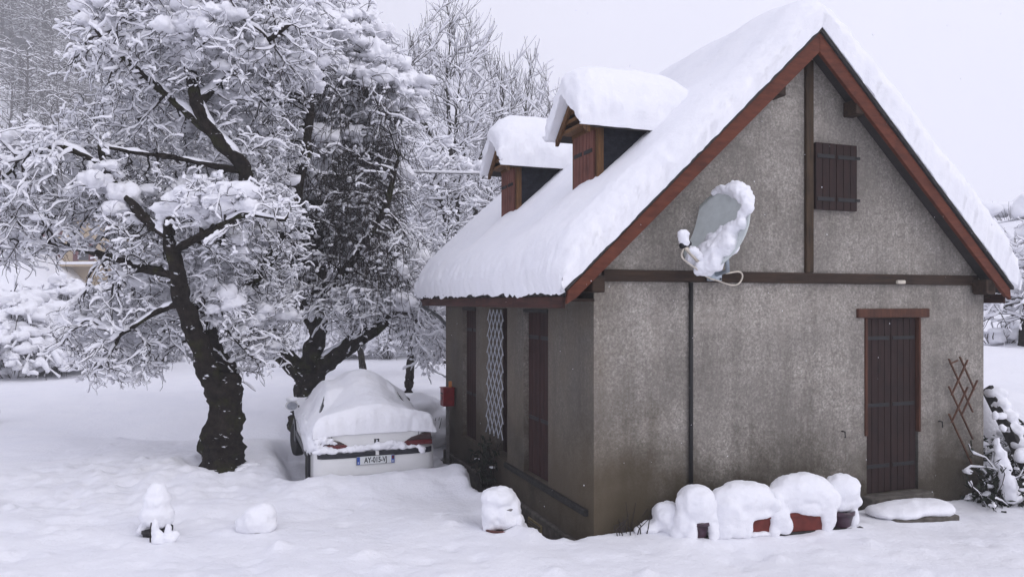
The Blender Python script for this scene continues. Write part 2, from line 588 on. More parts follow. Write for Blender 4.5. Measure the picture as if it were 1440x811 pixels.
def terrain(x, y):
    x, y = np.asarray(x, float), np.asarray(y, float)
    p = np.stack([x, y, x * 0], -1)
    near = 1 - sstep(np.hypot(x, y - 9), 25, 60)
    z = .055 * fbm(p, .55, 3, 3) * (1 + 2 * (1 - near)) + .013 * fbm(p, 1.5, 5, 5, .55) * near + .004 * fbm(p, 7.5, 2, 6) * near
    # trodden, lumpy patch on the left lawn
    w = np.exp(-(((x + 5.2) / 2.2) ** 2 + ((y - 9.8) / 1.9) ** 2))
    z += w * .045 * fbm(p, 3.6, 3, 9)
    # hollow track crossing behind the old tree
    z -= .36 * np.exp(-((y - 15.2 - .08 * x) / 1.1) ** 2) * sstep(x, -11, -6) * (1 - sstep(x, -3.2, -1.5))
    z += .12 * np.exp(-((y - 18.5) / 2.0) ** 2) * (x < 4)
    # well round the old tree
    d = np.hypot(x + 4.28, y - 10.85)
    z += .10 * np.exp(-((d - .75) / .35) ** 2) - .05 * np.exp(-(d / .4) ** 2)
    # car: drift at the rear, sunk along its left flank
    dx, dy = x - CAR_O[0], y - CAR_O[1]
    cu, cv = dx * DU[0] + dy * DU[1], dx * DV[0] + dy * DV[1]
    z += .185 * np.exp(-((cv + .3) / .5) ** 2) * sstep(cu, -.6, .2) * (1 - sstep(cu, 1.6, 2.6))
    z -= .36 * np.exp(-((cu + .03) / .21) ** 2) * sstep(cv, .1, 1.6) * (1 - sstep(cv, 3.8, 4.6))
    inside = sstep(cu, .0, .25) * (1 - sstep(cu, 1.5, 1.75)) * sstep(cv, .05, .3) * (1 - sstep(cv, 3.9, 4.2))
    z -= .25 * inside
    # cottage: bare strip under the eaves
    u, v = uv_of(x, y)
    wob = .09 * vnoise(np.stack([v * 0, v, v * 0], -1), 1.8, 4) + .05 * vnoise(np.stack([v * 0, v, v * 0], -1), 6, 4)
    edge = -.52 - wob + .10 * sstep(v, 1.5, 4.5)
    tr = sstep(u, edge - .10, edge + .05) * (1 - sstep(u, 6, 6.3)) * sstep(v, -.06 , .14) * (1 - sstep(v, 5.7, 6.2))
    z += .07 * np.exp(-((u - edge + .15) / .14) ** 2) * sstep(v, -.1, .2) * (1 - sstep(v, 5.2, 6.))
    z = z * (1 - tr) + tr * (-.42)
    terrain.bare = tr
    # low drift against the gable, falling to the right
    z += (.05 - .11 * sstep(u, 2.5, 5)) * np.exp(-((v + .2) / .6) ** 2) * sstep(u, -.2, .5) * (1 - sstep(u, 5, 6.5))
    # bank on the right beyond the cottage
    bx = sstep(x - .25 * (y - 9.4), 5.9, 6.5)
    z += bx * (1.06 * sstep(y, 9.3, 10.6) + .42 * sstep(y, 10.5, 15))
    # valley sides
    z += .70 * np.maximum(0, -x - 27 + 4 * fbm(p, .05, 2, 8)) * sstep(y, 24, 62)
    rz = .4 * np.maximum(0, x - 10) * sstep(y, 14, 34)
    z += 8.5 * (1 - np.exp(-rz / 7))
    z += .02 * np.maximum(0, y - 32)
    return z


def axis(lo, f0, f1, hi, step, g=1.12):
    c = list(np.arange(f0, f1, step))
    s, a = step, f0
    left = []
    while a > lo:
        s *= g; a -= s; left.append(a)
    s, a = step, c[-1]
    right = []
    while a < hi:
        s *= g; a += s; right.append(a)
    return np.array(left[::-1] + c + right)


def build_ground():
    xs = axis(-160, -6.8, 6.5, 160, .036); ys = axis(-40, 5.8, 12.5, 170, .036)
    X, Y = np.meshgrid(xs, ys, indexing='ij')
    Z = terrain(X, Y); bare = terrain.bare.ravel()
    rg = np.random.default_rng(15)
    for cx, cy, sx, sy, m in ((-4.2, 10.4, 2.4, 2.2, 260), (-3.6, 8.6, 3.0, 1.3, 60), (-5.4, 9.2, 1.6, 1.4, 220), (.6, 6.9, 3.5, .6, 90)):
        for _ in range(m):
            x, y = rg.normal(cx, sx), rg.normal(cy, sy)
            w = rg.uniform(.035, .10); a = rg.choice([-1, 1], p=[.6, .4]) * rg.uniform(.25, .5) * w
            i0, i1 = np.searchsorted(xs, (x - 3 * w, x + 3 * w)); j0, j1 = np.searchsorted(ys, (y - 3 * w, y + 3 * w))
            if i1 - i0 < 3 or j1 - j0 < 3 or i1 - i0 > 30: continue
            d2 = ((X[i0:i1, j0:j1] - x) ** 2 + (Y[i0:i1, j0:j1] - y) ** 2) / (w * w)
            Z[i0:i1, j0:j1] += a * np.exp(-d2) * (bare.reshape(X.shape)[i0:i1, j0:j1] < .05)
    V = np.stack([X, Y, Z], -1).reshape(-1, 3)
    idx = np.arange(X.size).reshape(X.shape)
    q = np.stack([idx[:-1, :-1], idx[1:, :-1], idx[1:, 1:], idx[:-1, 1:]], -1).reshape(-1, 4)
    t = NT('ground_snow'); t.rough(.75, .12)
    c = t.ramp(t.noise(1.4, 5), [(.3, (.82, .825, .87)), (.75, (.87, .87, .90))])
    # wet soil where the eaves keep the snow off
    at = t.node('ShaderNodeAttribute', attribute_name='bare')
    ma = t.node('ShaderNodeMath', operation='MULTIPLY_ADD'); t.l.new(t.noise(9, 4), ma.inputs[0]); ma.inputs[1].default_value = .5
    t.l.new(at.outputs['Fac'], ma.inputs[2])
    mr = t.node('ShaderNodeMapRange'); mr.inputs[1].default_value = .95; mr.inputs[2].default_value = 1.1; mr.inputs[3].default_value = 1; mr.inputs[4].default_value = 0
    t.l.new(ma.outputs[0], mr.inputs[0])
    c = t.mix(mr.outputs[0], (.022, .018, .014), c)
    t.base(c)
    n = t.bump(t.noise(7, 7, .68), .55, .06)
    t.bump(t.noise(60, 4, .65), .45, .008, n)
    me = fast_mesh('snow_ground', V, [q])
    at = me.attributes.new('bare', 'FLOAT', 'POINT'); at.data.foreach_set('value', bare.astype(np.float32))
    o = link('snow_ground', me, t.m, None, True)
    tag(o, 'snow-covered lawn and yard, smooth and unmown white', kind='structure')


build_ground()


def build_hills():
    def sheet(name, xs, ys, fz, label, mat='hill'):
        X, Y = np.meshgrid(xs, ys, indexing='ij')
        V = np.stack([X, Y, fz(X, Y)], -1).reshape(-1, 3)
        idx = np.arange(X.size).reshape(X.shape)
        q = np.stack([idx[:-1, :-1], idx[1:, :-1], idx[1:, 1:], idx[:-1, 1:]], -1).reshape(-1, 4)
        tag(link(name, fast_mesh(name, V, [q]), mat, None, True), label, kind='structure')
    def near(x, y):
        p = np.stack([x, y, x * 0], -1)
        return .70 * np.maximum(0, -x - 27) + 6 * fbm(p, .02, 4, 21) - 2 + .05 * y
    sheet('hillside', np.linspace(-330, -20, 110), np.linspace(70, 340, 110), near, 'steep wooded hillside behind the trees on the left')
    def far(x, y):
        p = np.stack([x, y, x * 0], -1)
        t = x / y
        prof = np.interp(t, [-1.2, -.5, -.154, .06, .25, .42, .56, .69, 1.1], [.52, .46, .37, .285, .15, .06, .07, .16, .36])
        return (prof * y + 11 * fbm(p, .012, 4, 31)) * sstep(y, 310, 490)
    sheet('mountain', np.linspace(-600, 650, 150), np.linspace(300, 500, 40), far, 'far mountain ridge fading into the haze', 'mountain')


build_hills()

# ------------------------------------------------------------------ cottage
cottage = thing('cottage', 'grey roughcast cottage with brown barge boards and thick snow on its steep roof', 'house', (HO[0], HO[1], 0), HROT)
RC, EAVE_L, EAVE_R, RIDGE, SL = 2.66, -.40, 5.67, 5.41, .937
ZR = lambda u: RIDGE - SL * np.abs(u - RC)
V0, V1 = -.22, 5.72


def cottage_walls():
    mb = MB()
    def holed(mapf, a0, a1, z0, z1, holes, depth=.3):
        As = sorted({a0, a1, *[h[0] for h in holes], *[h[1] for h in holes]})
        Zs = sorted({z0, z1, *[h[2] for h in holes], *[h[3] for h in holes]})
        for i in range(len(As) - 1):
            for j in range(len(Zs) - 1):
                ca, cz = (As[i] + As[i + 1]) / 2, (Zs[j] + Zs[j + 1]) / 2
                if any(h[0] < ca < h[1] and h[2] < cz < h[3] for h in holes):
                    continue
                for d in (0, depth):
                    mb.add([mapf(As[i], Zs[j], d), mapf(As[i + 1], Zs[j], d), mapf(As[i + 1], Zs[j + 1], d), mapf(As[i], Zs[j + 1], d)], [(0, 1, 2, 3)])
        for h in holes:
            c = [(h[0], h[2]), (h[1], h[2]), (h[1], h[3]), (h[0], h[3])]
            for k in range(4):
                (p, q), (r, s) = c[k], c[(k + 1) % 4]
                mb.add([mapf(p, q, 0), mapf(r, s, 0), mapf(r, s, depth), mapf(p, q, depth)], [(0, 1, 2, 3)])
    gable = lambda a, z, d: (a, d, z)
    side = lambda a, z, d: (d, a, z)
    holed(gable, 0, 5.54, -.7, 2.6, [(3.60, 4.42, .12, 2.215)])
    holed(side, 0, 5.63, -.7, 2.8, [(1.17, 1.95, .27, 2.32), (2.55, 3.28, .27, 2.32), (3.92, 4.62, .27, 2.32)])
    for v in (0, .3, 5.33, 5.63):
        mb.add([(0, v, 2.6), (5.54, v, 2.6), (5.54, v, 2.63), (2.66, v, 5.31), (0, v, 2.82)], [(0, 1, 2, 3, 4)])
    mb.add([(0, 5.63, -.7), (5.54, 5.63, -.7), (5.54, 5.63, 2.6), (0, 5.63, 2.6)], [(0, 1, 2, 3)])
    mb.add([(5.54, 0, -.7), (5.54, 5.63, -.7), (5.54, 5.63, 2.63), (5.54, 0, 2.63)], [(0, 1, 2, 3)])
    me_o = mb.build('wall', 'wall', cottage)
    # low plinth ledge on the left wall
    MB().box(-.05, -.002, .12, 2.56, .2, .27).build('ledge', 'dark_plank', cottage, bevel=.008)
    MB().box(-.06, .0, -.0, 5.6, -.7, -.12).build('plinth', 'stone', cottage, bevel=.02)


cottage_walls()


def planks(mb, a0, a1, z0, z1, d0, d1, n, mapf, gap=.006):
    w = (a1 - a0) / n
    for i in range(n):
        p, q = mapf(a0 + i * w + gap / 2, d0, z0), mapf(a0 + (i + 1) * w - gap / 2, d1, z1)
        mb.box(min(p[0], q[0]), max(p[0], q[0]), min(p[1], q[1]), max(p[1], q[1]), z0, z1)


def shutter_leaf(parent, a0, a1, z0, z1, d0, d1, n, mapf, mat, straps, name='shutter', outer='l'):
    mb = MB()
    planks(mb, a0, a1, z0, z1, d0, d1, n, mapf)
    s = mb.build(name, mat, parent, bevel=.004)
    sg = -1 if d0 < d1 else 1
    for z in straps:
        p, q = mapf(a0 + .02, d0 + sg * .008, z), mapf(a1 - .03, d0 - sg * .002, z + .045)
        b = MB().box(min(p[0], q[0]), max(p[0], q[0]), min(p[1], q[1]), max(p[1], q[1]), z, z + .045)
        b.build('hinge', 'iron', s, bevel=.003)
    return s


GM = lambda a, d, z: (a, d, z)      # on the gable
SM = lambda a, d, z: (d, a, z)      # on the left side


def cottage_openings():
    # gable door: frame, lintel, two leaves
    door = MB().box(3.605, 4.415, .12, .15, .122, 2.21).build('door', 'door_wood', cottage)
    door['label'] = 'tall dark brown double shutter door in the gable'
    for a0, a1 in ((3.61, 4.008), (4.014, 4.412)):
        shutter_leaf(door, a0, a1, .125, 2.205, .03, .07, 4, GM, 'door_wood', (.42, 1.15, 1.95), 'door_leaf')
    MB().box(3.44, 4.575, -.035, .1, 2.217, 2.325).build('lintel', 'frame_wood', door, bevel=.012)
    MB().box(3.565, 3.604, -.02, .1, .82, 2.215).build('jamb', 'frame_wood', door, bevel=.008)
    MB().box(4.416, 4.448, -.02, .1, .82, 2.215).build('jamb', 'frame_wood', door, bevel=.008)
    MB().box(3.52, 4.5, -.16, .12, -.1, .117).build('door_step', 'stone', door, bevel=.015)
    # gable window shutter
    ws = MB().box(2.80, 3.39, -.022, -.003, 3.47, 4.22).build('window', 'door_wood', cottage)
    for a0, a1 in ((2.79, 3.085), (3.09, 3.40)):
        shutter_leaf(ws, a0, a1, 3.46, 4.225, -.055, -.02, 3, GM, 'door_wood', (3.56, 4.05))
    for z in (3.57, 4.06):
        MB().box(3.37, 3.43, -.07, -.045, z, z + .03).build('latch', 'iron', ws)
    # left wall: two shuttered doors, one opening with a dark door
    for a0, a1, m in ((1.18, 1.94, 'side_door_wood'), (3.93, 4.61, 'side_door_wood')):
        d = MB().box(.19, .22, a0, a1, .275, 2.315).build('door', m, cottage)
        c = (a0 + a1) / 2
        shutter_leaf(d, a0 + .01, c - .004, .28, 2.27, .06, .1, 3, SM, m, (.95, 1.95), 'door_leaf')
        shutter_leaf(d, c + .004, a1 - .01, .28, 2.27, .06, .1, 3, SM, m, (.95, 1.95), 'door_leaf')
        MB().box(-.01, .16, a0 - .002, a1 + .002, 2.275, 2.318).build('lintel', 'dark_plank', d)
    d = MB()
    planks(d, 2.56, 3.27, .275, 2.315, .2, .24, 5, SM)
    d = d.build('door', 'door_wood', cottage)
    MB().box(.15, .22, 2.885, 2.945, .3, 2.3).build('door_post', 'frame_wood', d)
    # cellar vent
    v = MB().box(-.075, -.055, 1.2, 1.62, -.42, -.2).build('vent', 'vent_ochre', cottage, bevel=.006)
    g = MB()
    for k in range(6):
        g.box(-.083, -.07, 1.24, 1.58, -.4 + k * .032, -.386 + k * .032)
    g.build('grille', 'stone', v)
    # timbers on the gable
    MB().box(.09, 5.4, -.045, .05, 2.615, 2.735).build('tie_beam', 'beam_wood', cottage, bevel=.012)
    MB().box(2.672, 2.778, -.04, .05, 2.738, 5.16).build('king_post', 'post_wood', cottage, bevel=.01)
    # dark rain-stained cable pipe down the wall
    MB().tube([(1.137, -.03, 2.61), (1.137, -.03, 1.5), (1.137, -.03, .02)], .024, 10).build('pipe', 'cable_black', cottage, True)
    hk = MB().tube([(3.22, -.001, .9), (3.22, -.05, .9), (3.225, -.05, .83)], .009, 6)
    hk.build('hook', 'iron', cottage)
    hk = MB().tube([(4.76, -.001, .93), (4.76, -.05, .93), (4.765, -.05, .86)], .009, 6)
    hk.build('hook', 'iron', cottage)
    sp = MB().box(4.0, 4.12, -.09, -.046, 2.62, 2.665)
    sp.build('spotlight', 'arm_cream', cottage, bevel=.01)


cottage_openings()


def cottage_roof():
    # slab: two pitches, 7 cm thick
    t = .07
    poly = [(EAVE_L, float(ZR(EAVE_L))), (RC, RIDGE), (EAVE_R, float(ZR(EAVE_R))), (EAVE_R, float(ZR(EAVE_R)) - t), (RC, RIDGE - t * 1.2), (EAVE_L, float(ZR(EAVE_L)) - t)]
    roof = MB().prism([(a, z) for a, z in poly], 1, V0 + .02, V1).build('roof', 'roof_tile', cottage)
    # rounded tile ends along the eaves
    tl = MB()
    for k in range(36):
        v = V0 + .1 + k * .162
        tl.tube([(EAVE_L - .035, v, float(ZR(EAVE_L)) - .07), (EAVE_L + .22, v, float(ZR(EAVE_L)) + .19)], .052, 8)
    tl.build('eave_tiles', 'roof_tile', roof, True)
    # barge boards (front), thin slate edge above them
    for s in (-1, 1):
        e = EAVE_L if s < 0 else EAVE_R
        ze = float(ZR(e))
        poly = [(RC, RIDGE - .02), (e, ze - .02), (e + s * .02, ze - .16), (e - s * .08, ze - .105), (RC, RIDGE - .24)]
        b = MB().prism(poly, 1, V0 - .035, V0 + .012).build('barge_board', 'barge_wood', cottage, bevel=.006)
        b.location = (0, 0 if s < 0 else -.001, 0)
        poly = [(RC - s * .002, RIDGE - .015), (e + s * .03, ze - .03), (e + s * .03, ze + .02), (RC - s * .002, RIDGE + .035)]
        MB().prism(poly, 1, V0 - .06, V0 + .05).build('verge_tiles', 'roof_tile', cottage)
        # rear barge
        poly = [(RC, RIDGE - .02), (e, ze - .02), (e, ze - .19), (RC, RIDGE - .28)]
        MB().prism(poly, 1, V1 + .002, V1 + .04).build('barge_board', 'barge_wood', cottage)
        # eaves fascia
        f0 = e - s * .0
        MB().box(min(f0, f0 + s * .028), max(f0, f0 + s * .028), V0 + .045, V1, ze - .2, ze - .085).build('fascia', 'fascia_wood', cottage, bevel=.006)
        # soffit boarding under the overhang
        sx0, sx1 = (e + .03, -.003) if s < 0 else (5.543, e - .03)
        MB().box(sx0, sx1, -.02, V1, ze - .135, ze - .105).build('soffit', 'beam_wood', cottage)
    # purlin ends carrying the verge
    for u in (-.06, .55 + 1.6, RC + .62, RC + 2.72, 5.36):
        z = float(ZR(u)) - .2
        if u < 0 or u > 5: z -= .08
        MB().obox((u, V0 / 2 - .02, z), (.07, 0, 0), (0, abs(V0) / 2 - .01, 0), (0, 0, .085)).build('purlin', 'beam_wood', cottage, bevel=.012)
    # gutter pipe at the far corner
    MB().tube([(EAVE_L - .03, 5.62, 2.40), (EAVE_L - .01, 5.66, 2.34), (-.10, 5.7, 2.15), (.06, 5.72, 1.98), (.10, 5.72, 1.8), (.10, 5.72, .0)], .035, 10).build('downpipe', 'zinc', cottage, True)

    # snow
    def thick(u, v):
        d = u - RC
        hv = np.where(d < 0, .45 + .30 * np.exp(-(d / .55) ** 2), .72)
        p = np.stack([u, v, u * 0], -1)
        hv = hv * (1 + .10 * fbm(p, .9, 2, 41))
        # blown hollows under the dormers, swells beside them
        for vc in (.94, 3.46):
            hv -= .16 * np.exp(-((v - vc - .62) / .33) ** 2) * sstep(u, -.3, .3) * (1 - sstep(u, 1.4, 1.9))
            hv += .06 * np.exp(-((v - vc) / .5) ** 2) * np.exp(-((u - .2) / .4) ** 2)
        sm = SL * (np.sqrt(d * d + .33 ** 2) - np.abs(d))
        return np.maximum(hv - sm, .05)
    uu = np.concatenate([edge_spaced(EAVE_L - .07, EAVE_R + .07, 190, .2, .2)])
    vv = np.concatenate([np.linspace(V0 - .08, V0 + .5, 34)[:-1], np.linspace(V0 + .5, V1 - .4, 90)[:-1], np.linspace(V1 - .4, V1 + .1, 22)])
    heightfield_snow('roof_snow', uu, vv, lambda a, b: ZR(a) + .035, thick, (.20, .24), (.34, .3), cottage, bulge=.06, amp=(.004, .034), freq=11, scallop=.05, seed=2)


cottage_roof()


def make_dormer(vc):
    """Gabled dormer on the left pitch; its own frame: origin at (0.38, vc) in the cottage."""
    d = bpy.data.objects.new('dormer', None); COL.objects.link(d); d.parent = cottage
    d.location = (.38, vc, 0)
    hw, ze, zr = .325, 4.40, 4.76
    zf = float(ZR(.38)) - .05
    ub = (4.40 - 2.55) / SL - .40 - .38 + .35
    # slate cheeks and gable face
    for s in (-1, 1):
        MB().prism([(.02, zf), (.02, ze + .02), (ub, ze + .02)], 1, min(s * hw, s * (hw - .04)), max(s * hw, s * (hw - .04))).build('cheek', 'slate', d)
    for s in (-1, 1):
        MB().box(-.02, .05, min(s * .262, s * .335), max(s * .262, s * .335), zf, 4.40).build('frame_post', 'dormer_frame_wood', d, bevel=.006)
    MB().box(-.03, .05, -.335, .335, 4.33, 4.42).build('frame_head', 'dormer_frame_wood', d, bevel=.006)
    MB().prism([(-.33, 4.42), (.33, 4.42), (0, 4.74)], 0, .0, .03).build('gable_boards', 'dormer_frame_wood', d)
    MB().box(.02, .03, -.26, .26, zf, 4.33).build('pane', 'glass_dark', d)
    for a0, a1 in ((-.262, -.004), (.004, .262)):
        shutter_leaf(d, a0, a1, zf, 4.325, -.045, -.015, 3, SM, 'dormer_shutter_wood', (4.08,), 'shutter')
    # roof boards with tile edge
    L = 1.95
    for s in (-1, 1):
        rb = MB().prism([(0, zr), (s * .43, zr - .405), (s * .43, zr - .45), (0, zr - .05)], 0, -.17, L)
        rb.build('dormer_roof', 'roof_tile', d)
        bb = MB().prism([(0, zr - .03), (s * .435, zr - .43), (s * .435, zr - .50), (s * .40, zr - .50), (0, zr - .13)], 0, -.2, -.165)
        bb.build('barge_board', 'dormer_frame_wood', d, bevel=.004)
    for z, w in ((4.37, .34), (4.47, .24), (4.56, .15)):
        MB().box(-.165, .0, -w, w, z, z + .04).build('gable_batten', 'dormer_frame_wood', d)
    def base(a, b): return zr - .94 * np.abs(b) + .012
    def thick(a, b):
        return np.maximum(.56 - .94 * (np.sqrt(b * b + .22 ** 2) - np.abs(b)) - .30 * sstep(a, .9, 1.6), .04) + .025 * fbm(np.stack([a, b, a * 0 + vc], -1), 1.6, 2, 5)
    aa = np.concatenate([np.linspace(-.31, .2, 30)[:-1], np.linspace(.2, 1.62, 40)])
    heightfield_snow('dormer_snow', aa, edge_spaced(-.475, .475, 50, .1, .1), base, thick, (.36, .25), (.34, .34), d, bulge=.035, amp=(.006, .035), freq=8, seed=int(vc * 10))
    return d


make_dormer(.94)
make_dormer(3.46)


# ------------------------------------------------------------------ trees
def colonize(seeds, A, step=.13, di=1.2, dk=.2, iters=90, bias=(0, 0, 0), jit=.18, rng=RNG, maxn=16000):
    """seeds: list of (polyline, radii). Space colonisation towards the attractors A. Returns nodes, parents, fixed radii."""
    N, par, fr = [], [], []
    for pl, rr in seeds:
        pl = np.asarray(pl, float)
        start = None
        if N:
            dd = np.linalg.norm(np.array(N) - pl[0], axis=1)
            start = int(dd.argmin())
        d = np.r_[0, np.cumsum(np.linalg.norm(np.diff(pl, axis=0), axis=1))]
        k = max(3, int(d[-1] / step))
        tt = np.linspace(0, d[-1], k)
        # smooth the polyline a little
        pts = np.stack([np.interp(tt, d, pl[:, c]) for c in range(3)], -1)
        for _ in range(2):
            pts[1:-1] = .25 * pts[:-2] + .5 * pts[1:-1] + .25 * pts[2:]
        pts += .02 * np.stack([vnoise(pts, 2.5, s) for s in (1, 2, 3)], -1)
        r = np.interp(tt, d, rr)
        for j in range(k):
            par.append(start if j == 0 and start is not None else (len(N) - 1 if j else -1))
            N.append(pts[j]); fr.append(r[j])
    N = list(N); bias = np.asarray(bias)
    near = np.zeros(len(A), int); dist = np.full(len(A), 1e9)
    def upd(i0):
        nn = np.array(N[i0:])
        for c in range(0, len(A), 1500):
            D = ((A[c:c + 1500, None, :] - nn[None]) ** 2).sum(-1)
            j = D.argmin(1); dm = np.sqrt(D[np.arange(len(j)), j])
            b = dm < dist[c:c + 1500]
            near[c:c + 1500][b] = j[b] + i0; dist[c:c + 1500][b] = dm[b]
    upd(0)
    grown = {}
    for it in range(iters):
        act = dist < di
        if not act.any() or len(N) > maxn:
            break
        NA = np.array(N)
        vec = A[act] - NA[near[act]]
        vec /= np.linalg.norm(vec, axis=1)[:, None] + 1e-9
        S = np.zeros_like(NA); np.add.at(S, near[act], vec)
        idx = np.unique(near[act])
        i0 = len(N)
        for i in idx:
            c = grown.get(i, 0)
            if c >= 3:
                continue
            grown[i] = c + 1
            d = S[i] / (np.linalg.norm(S[i]) + 1e-9) + bias + rng.normal(0, jit, 3)
            if par[i] >= 0:
                pd = NA[i] - NA[par[i]]
                d = d + .45 * pd / (np.linalg.norm(pd) + 1e-9)
            d /= np.linalg.norm(d) + 1e-9
            N.append(NA[i] + step * d); par.append(int(i)); fr.append(0)
        if len(N) == i0:
            break
        upd(i0)
        keep = dist > dk
        A, near, dist = A[keep], near[keep], dist[keep]
        if not len(A):
            break
    return np.array(N), np.array(par), np.array(fr)


def radii_of(N, par, fr, tip=.006, e=2.35, rmax=.09):
    s = np.zeros(len(N)); r = np.zeros(len(N))
    for i in range(len(N) - 1, -1, -1):
        ri = max(tip, s[i] ** (1 / e)) if s[i] > 0 else tip
        ri = min(ri, rmax)
        r[i] = max(ri, fr[i]) if fr[i] else ri
        if par[i] >= 0:
            s[par[i]] += min(r[i], ri) ** e
    return r


def chains_of(N, par, r):
    ch = [[] for _ in N]
    for i, p in enumerate(par):
        if p >= 0: ch[p].append(i)
    out = []
    st = [(i, None) for i, p in enumerate(par) if p < 0]
    while st:
        i, base = st.pop()
        c = [base] if base is not None else []
        while True:
            c.append(i)
            k = ch[i]
            if not k: break
            m = max(k, key=lambda j: r[j])
            for j in k:
                if j != m: st.append((j, i))
            i = m
        if len(c) > 1:
            out.append(c)
    return out


def frames(Pn):
    t = np.empty_like(Pn)
    t[:, 1:-1] = Pn[:, 2:] - Pn[:, :-2]; t[:, 0] = Pn[:, 1] - Pn[:, 0]; t[:, -1] = Pn[:, -1] - Pn[:, -2]
    t /= np.linalg.norm(t, axis=-1, keepdims=True) + 1e-9
    s = np.cross(t, np.array([0, 0, 1.]))
    L = np.linalg.norm(s, axis=-1, keepdims=True)
    s = np.where(L > .05, s / (L + 1e-9), np.array([1., 0, 0]))
    s = s - t * (s * t).sum(-1, keepdims=True)
    s /= np.linalg.norm(s, axis=-1, keepdims=True) + 1e-9
    n = np.cross(s, t)
    return t, s, n


def ring_faces(Mn, K, S):
    b = (np.arange(Mn)[:, None, None] * K + np.arange(K - 1)[None, :, None]) * S
    k = np.arange(S)[None, None, :]; k2 = (k + 1) % S
    f = np.stack([b + k, b + k2, b + k2 + S, b + k + S], -1).reshape(-1, 4)
    return f


def add_tubes(fm, Pn, Rn, S=4, rough=0):
    Mn, K, _ = Pn.shape
    t, s, n = frames(Pn)
    a = np.arange(S) * 2 * math.pi / S + .4
    off = np.cos(a)[:, None] * s[:, :, None, :] + np.sin(a)[:, None] * n[:, :, None, :]
    V = Pn[:, :, None, :] + Rn[:, :, None, None] * off
    if rough:
        V = V + off * (Rn[:, :, None, None] * rough * np.clip(fbm(V, 5, 3, 3), -1, 1)[..., None])
    fm.add(V.reshape(-1, 3), [ring_faces(Mn, K, S)])


def add_snow(fm, Pn, Rn, h0, w0, seed=0, clump=4.0, vertical=.0, thin=0., var=.6):
    """Rounded roll of snow lying along the upper side of each branch; thickness varies, ends are blunt."""
    Mn, K, _ = Pn.shape
    t, s, n = frames(Pn)
    hor = np.sqrt(np.clip(1 - t[..., 2] ** 2, 0, 1))
    hor = np.clip((hor - .25 + vertical) / .5, 0, 1)
    nz = vnoise(Pn, clump, seed) + .6 * vnoise(Pn, clump * 2.7, seed + 5)
    k = np.clip(.72 + var * nz - thin + .35 * vnoise(Pn, .9, seed + 9), 0, 1.9) * hor
    h = h0 * k * (1 + 1.2 * np.clip(Rn / .05, 0, 1))
    w = np.maximum(Rn * .93 * np.clip(k * 2, .3, 1), w0 * np.minimum(k, 1.3))
    # blunt rounded ends: one extra small ring beyond either end
    cat = lambda A, x0, x1: np.concatenate([x0[:, None], A, x1[:, None]], 1)
    Pe = cat(Pn, Pn[:, 0] - t[:, 0] * w[:, :1] * .5, Pn[:, -1] + t[:, -1] * w[:, -1:] * .6)
    s, n = cat(s, s[:, 0], s[:, -1]), cat(n, n[:, 0], n[:, -1])
    h, w = cat(h, h[:, 0] * .25, h[:, -1] * .25), cat(w, w[:, 0] * .25, w[:, -1] * .25)
    Rn = cat(Rn, Rn[:, 0] * .5, Rn[:, -1] * .5); k = cat(k, k[:, 0], k[:, -1])
    prof = [(-1, .25, .12), (-.78, .6, .68), (0, .95, 1.0), (.78, .6, .68), (1, .25, .12), (0, -.1, -.06)]
    rows = []
    sc = np.where(k > .05, 1, .3)
    for a, b, c in prof:
        rows.append(Pe + s * (a * w * sc)[..., None] + n * ((b * Rn * sc) + c * h)[..., None])
    V = np.stack(rows, 2)
    fm.add(V.reshape(-1, 3), [ring_faces(Mn, K + 2, 6)])


_ICO = {}


def ico(lv=3):
    if lv not in _ICO:
        bm = bmesh.new(); bmesh.ops.create_icosphere(bm, subdivisions=lv, radius=1)
        v = np.array([x.co[:] for x in bm.verts]); f = np.array([[q.index for q in x.verts] for x in bm.faces])
        bm.free(); _ICO[lv] = (v, f)
    return _ICO[lv]


def add_pillows(fm, C, Rr, flat=.85, lump=.45, seed=0, rng=RNG, lv=3):
    v, f = ico(lv)
    C, Rr = np.asarray(C), np.asarray(Rr)
    m = len(C)
    st = rng.uniform(.75, 1.35, (m, 1, 2))
    V = np.repeat(v[None], m, 0).copy()
    V[..., :2] *= st
    V[..., 2] *= np.where(V[..., 2] > 0, flat, flat * .55)
    d = fbm(V * 1.0 + C[:, None, :] * 7, 1.15, 4, seed, .6)
    V = V * (1 + lump * d)[..., None]
    V = C[:, None, :] + V * Rr[:, None, None]
    F2 = (f[None] + (np.arange(m) * len(v))[:, None, None]).reshape(-1, 3)
    fm.add(V.reshape(-1, 3), [F2])


def ell_points(n, ells, rng=RNG, shell=.35):
    """Random points in a union of ellipsoids (cx,cy,cz,rx,ry,rz,weight), thinner towards the middle."""
    out = []
    wsum = sum(e[6] for e in ells)
    for e in ells:
        k = int(n * e[6] / wsum)
        d = rng.normal(size=(k, 3)); d /= np.linalg.norm(d, axis=1)[:, None]
        r = rng.uniform(shell ** 3, 1, k) ** (1 / 3)
        out.append(np.array(e[:3]) + d * r[:, None] * np.array(e[3:6]))
    return np.concatenate(out)


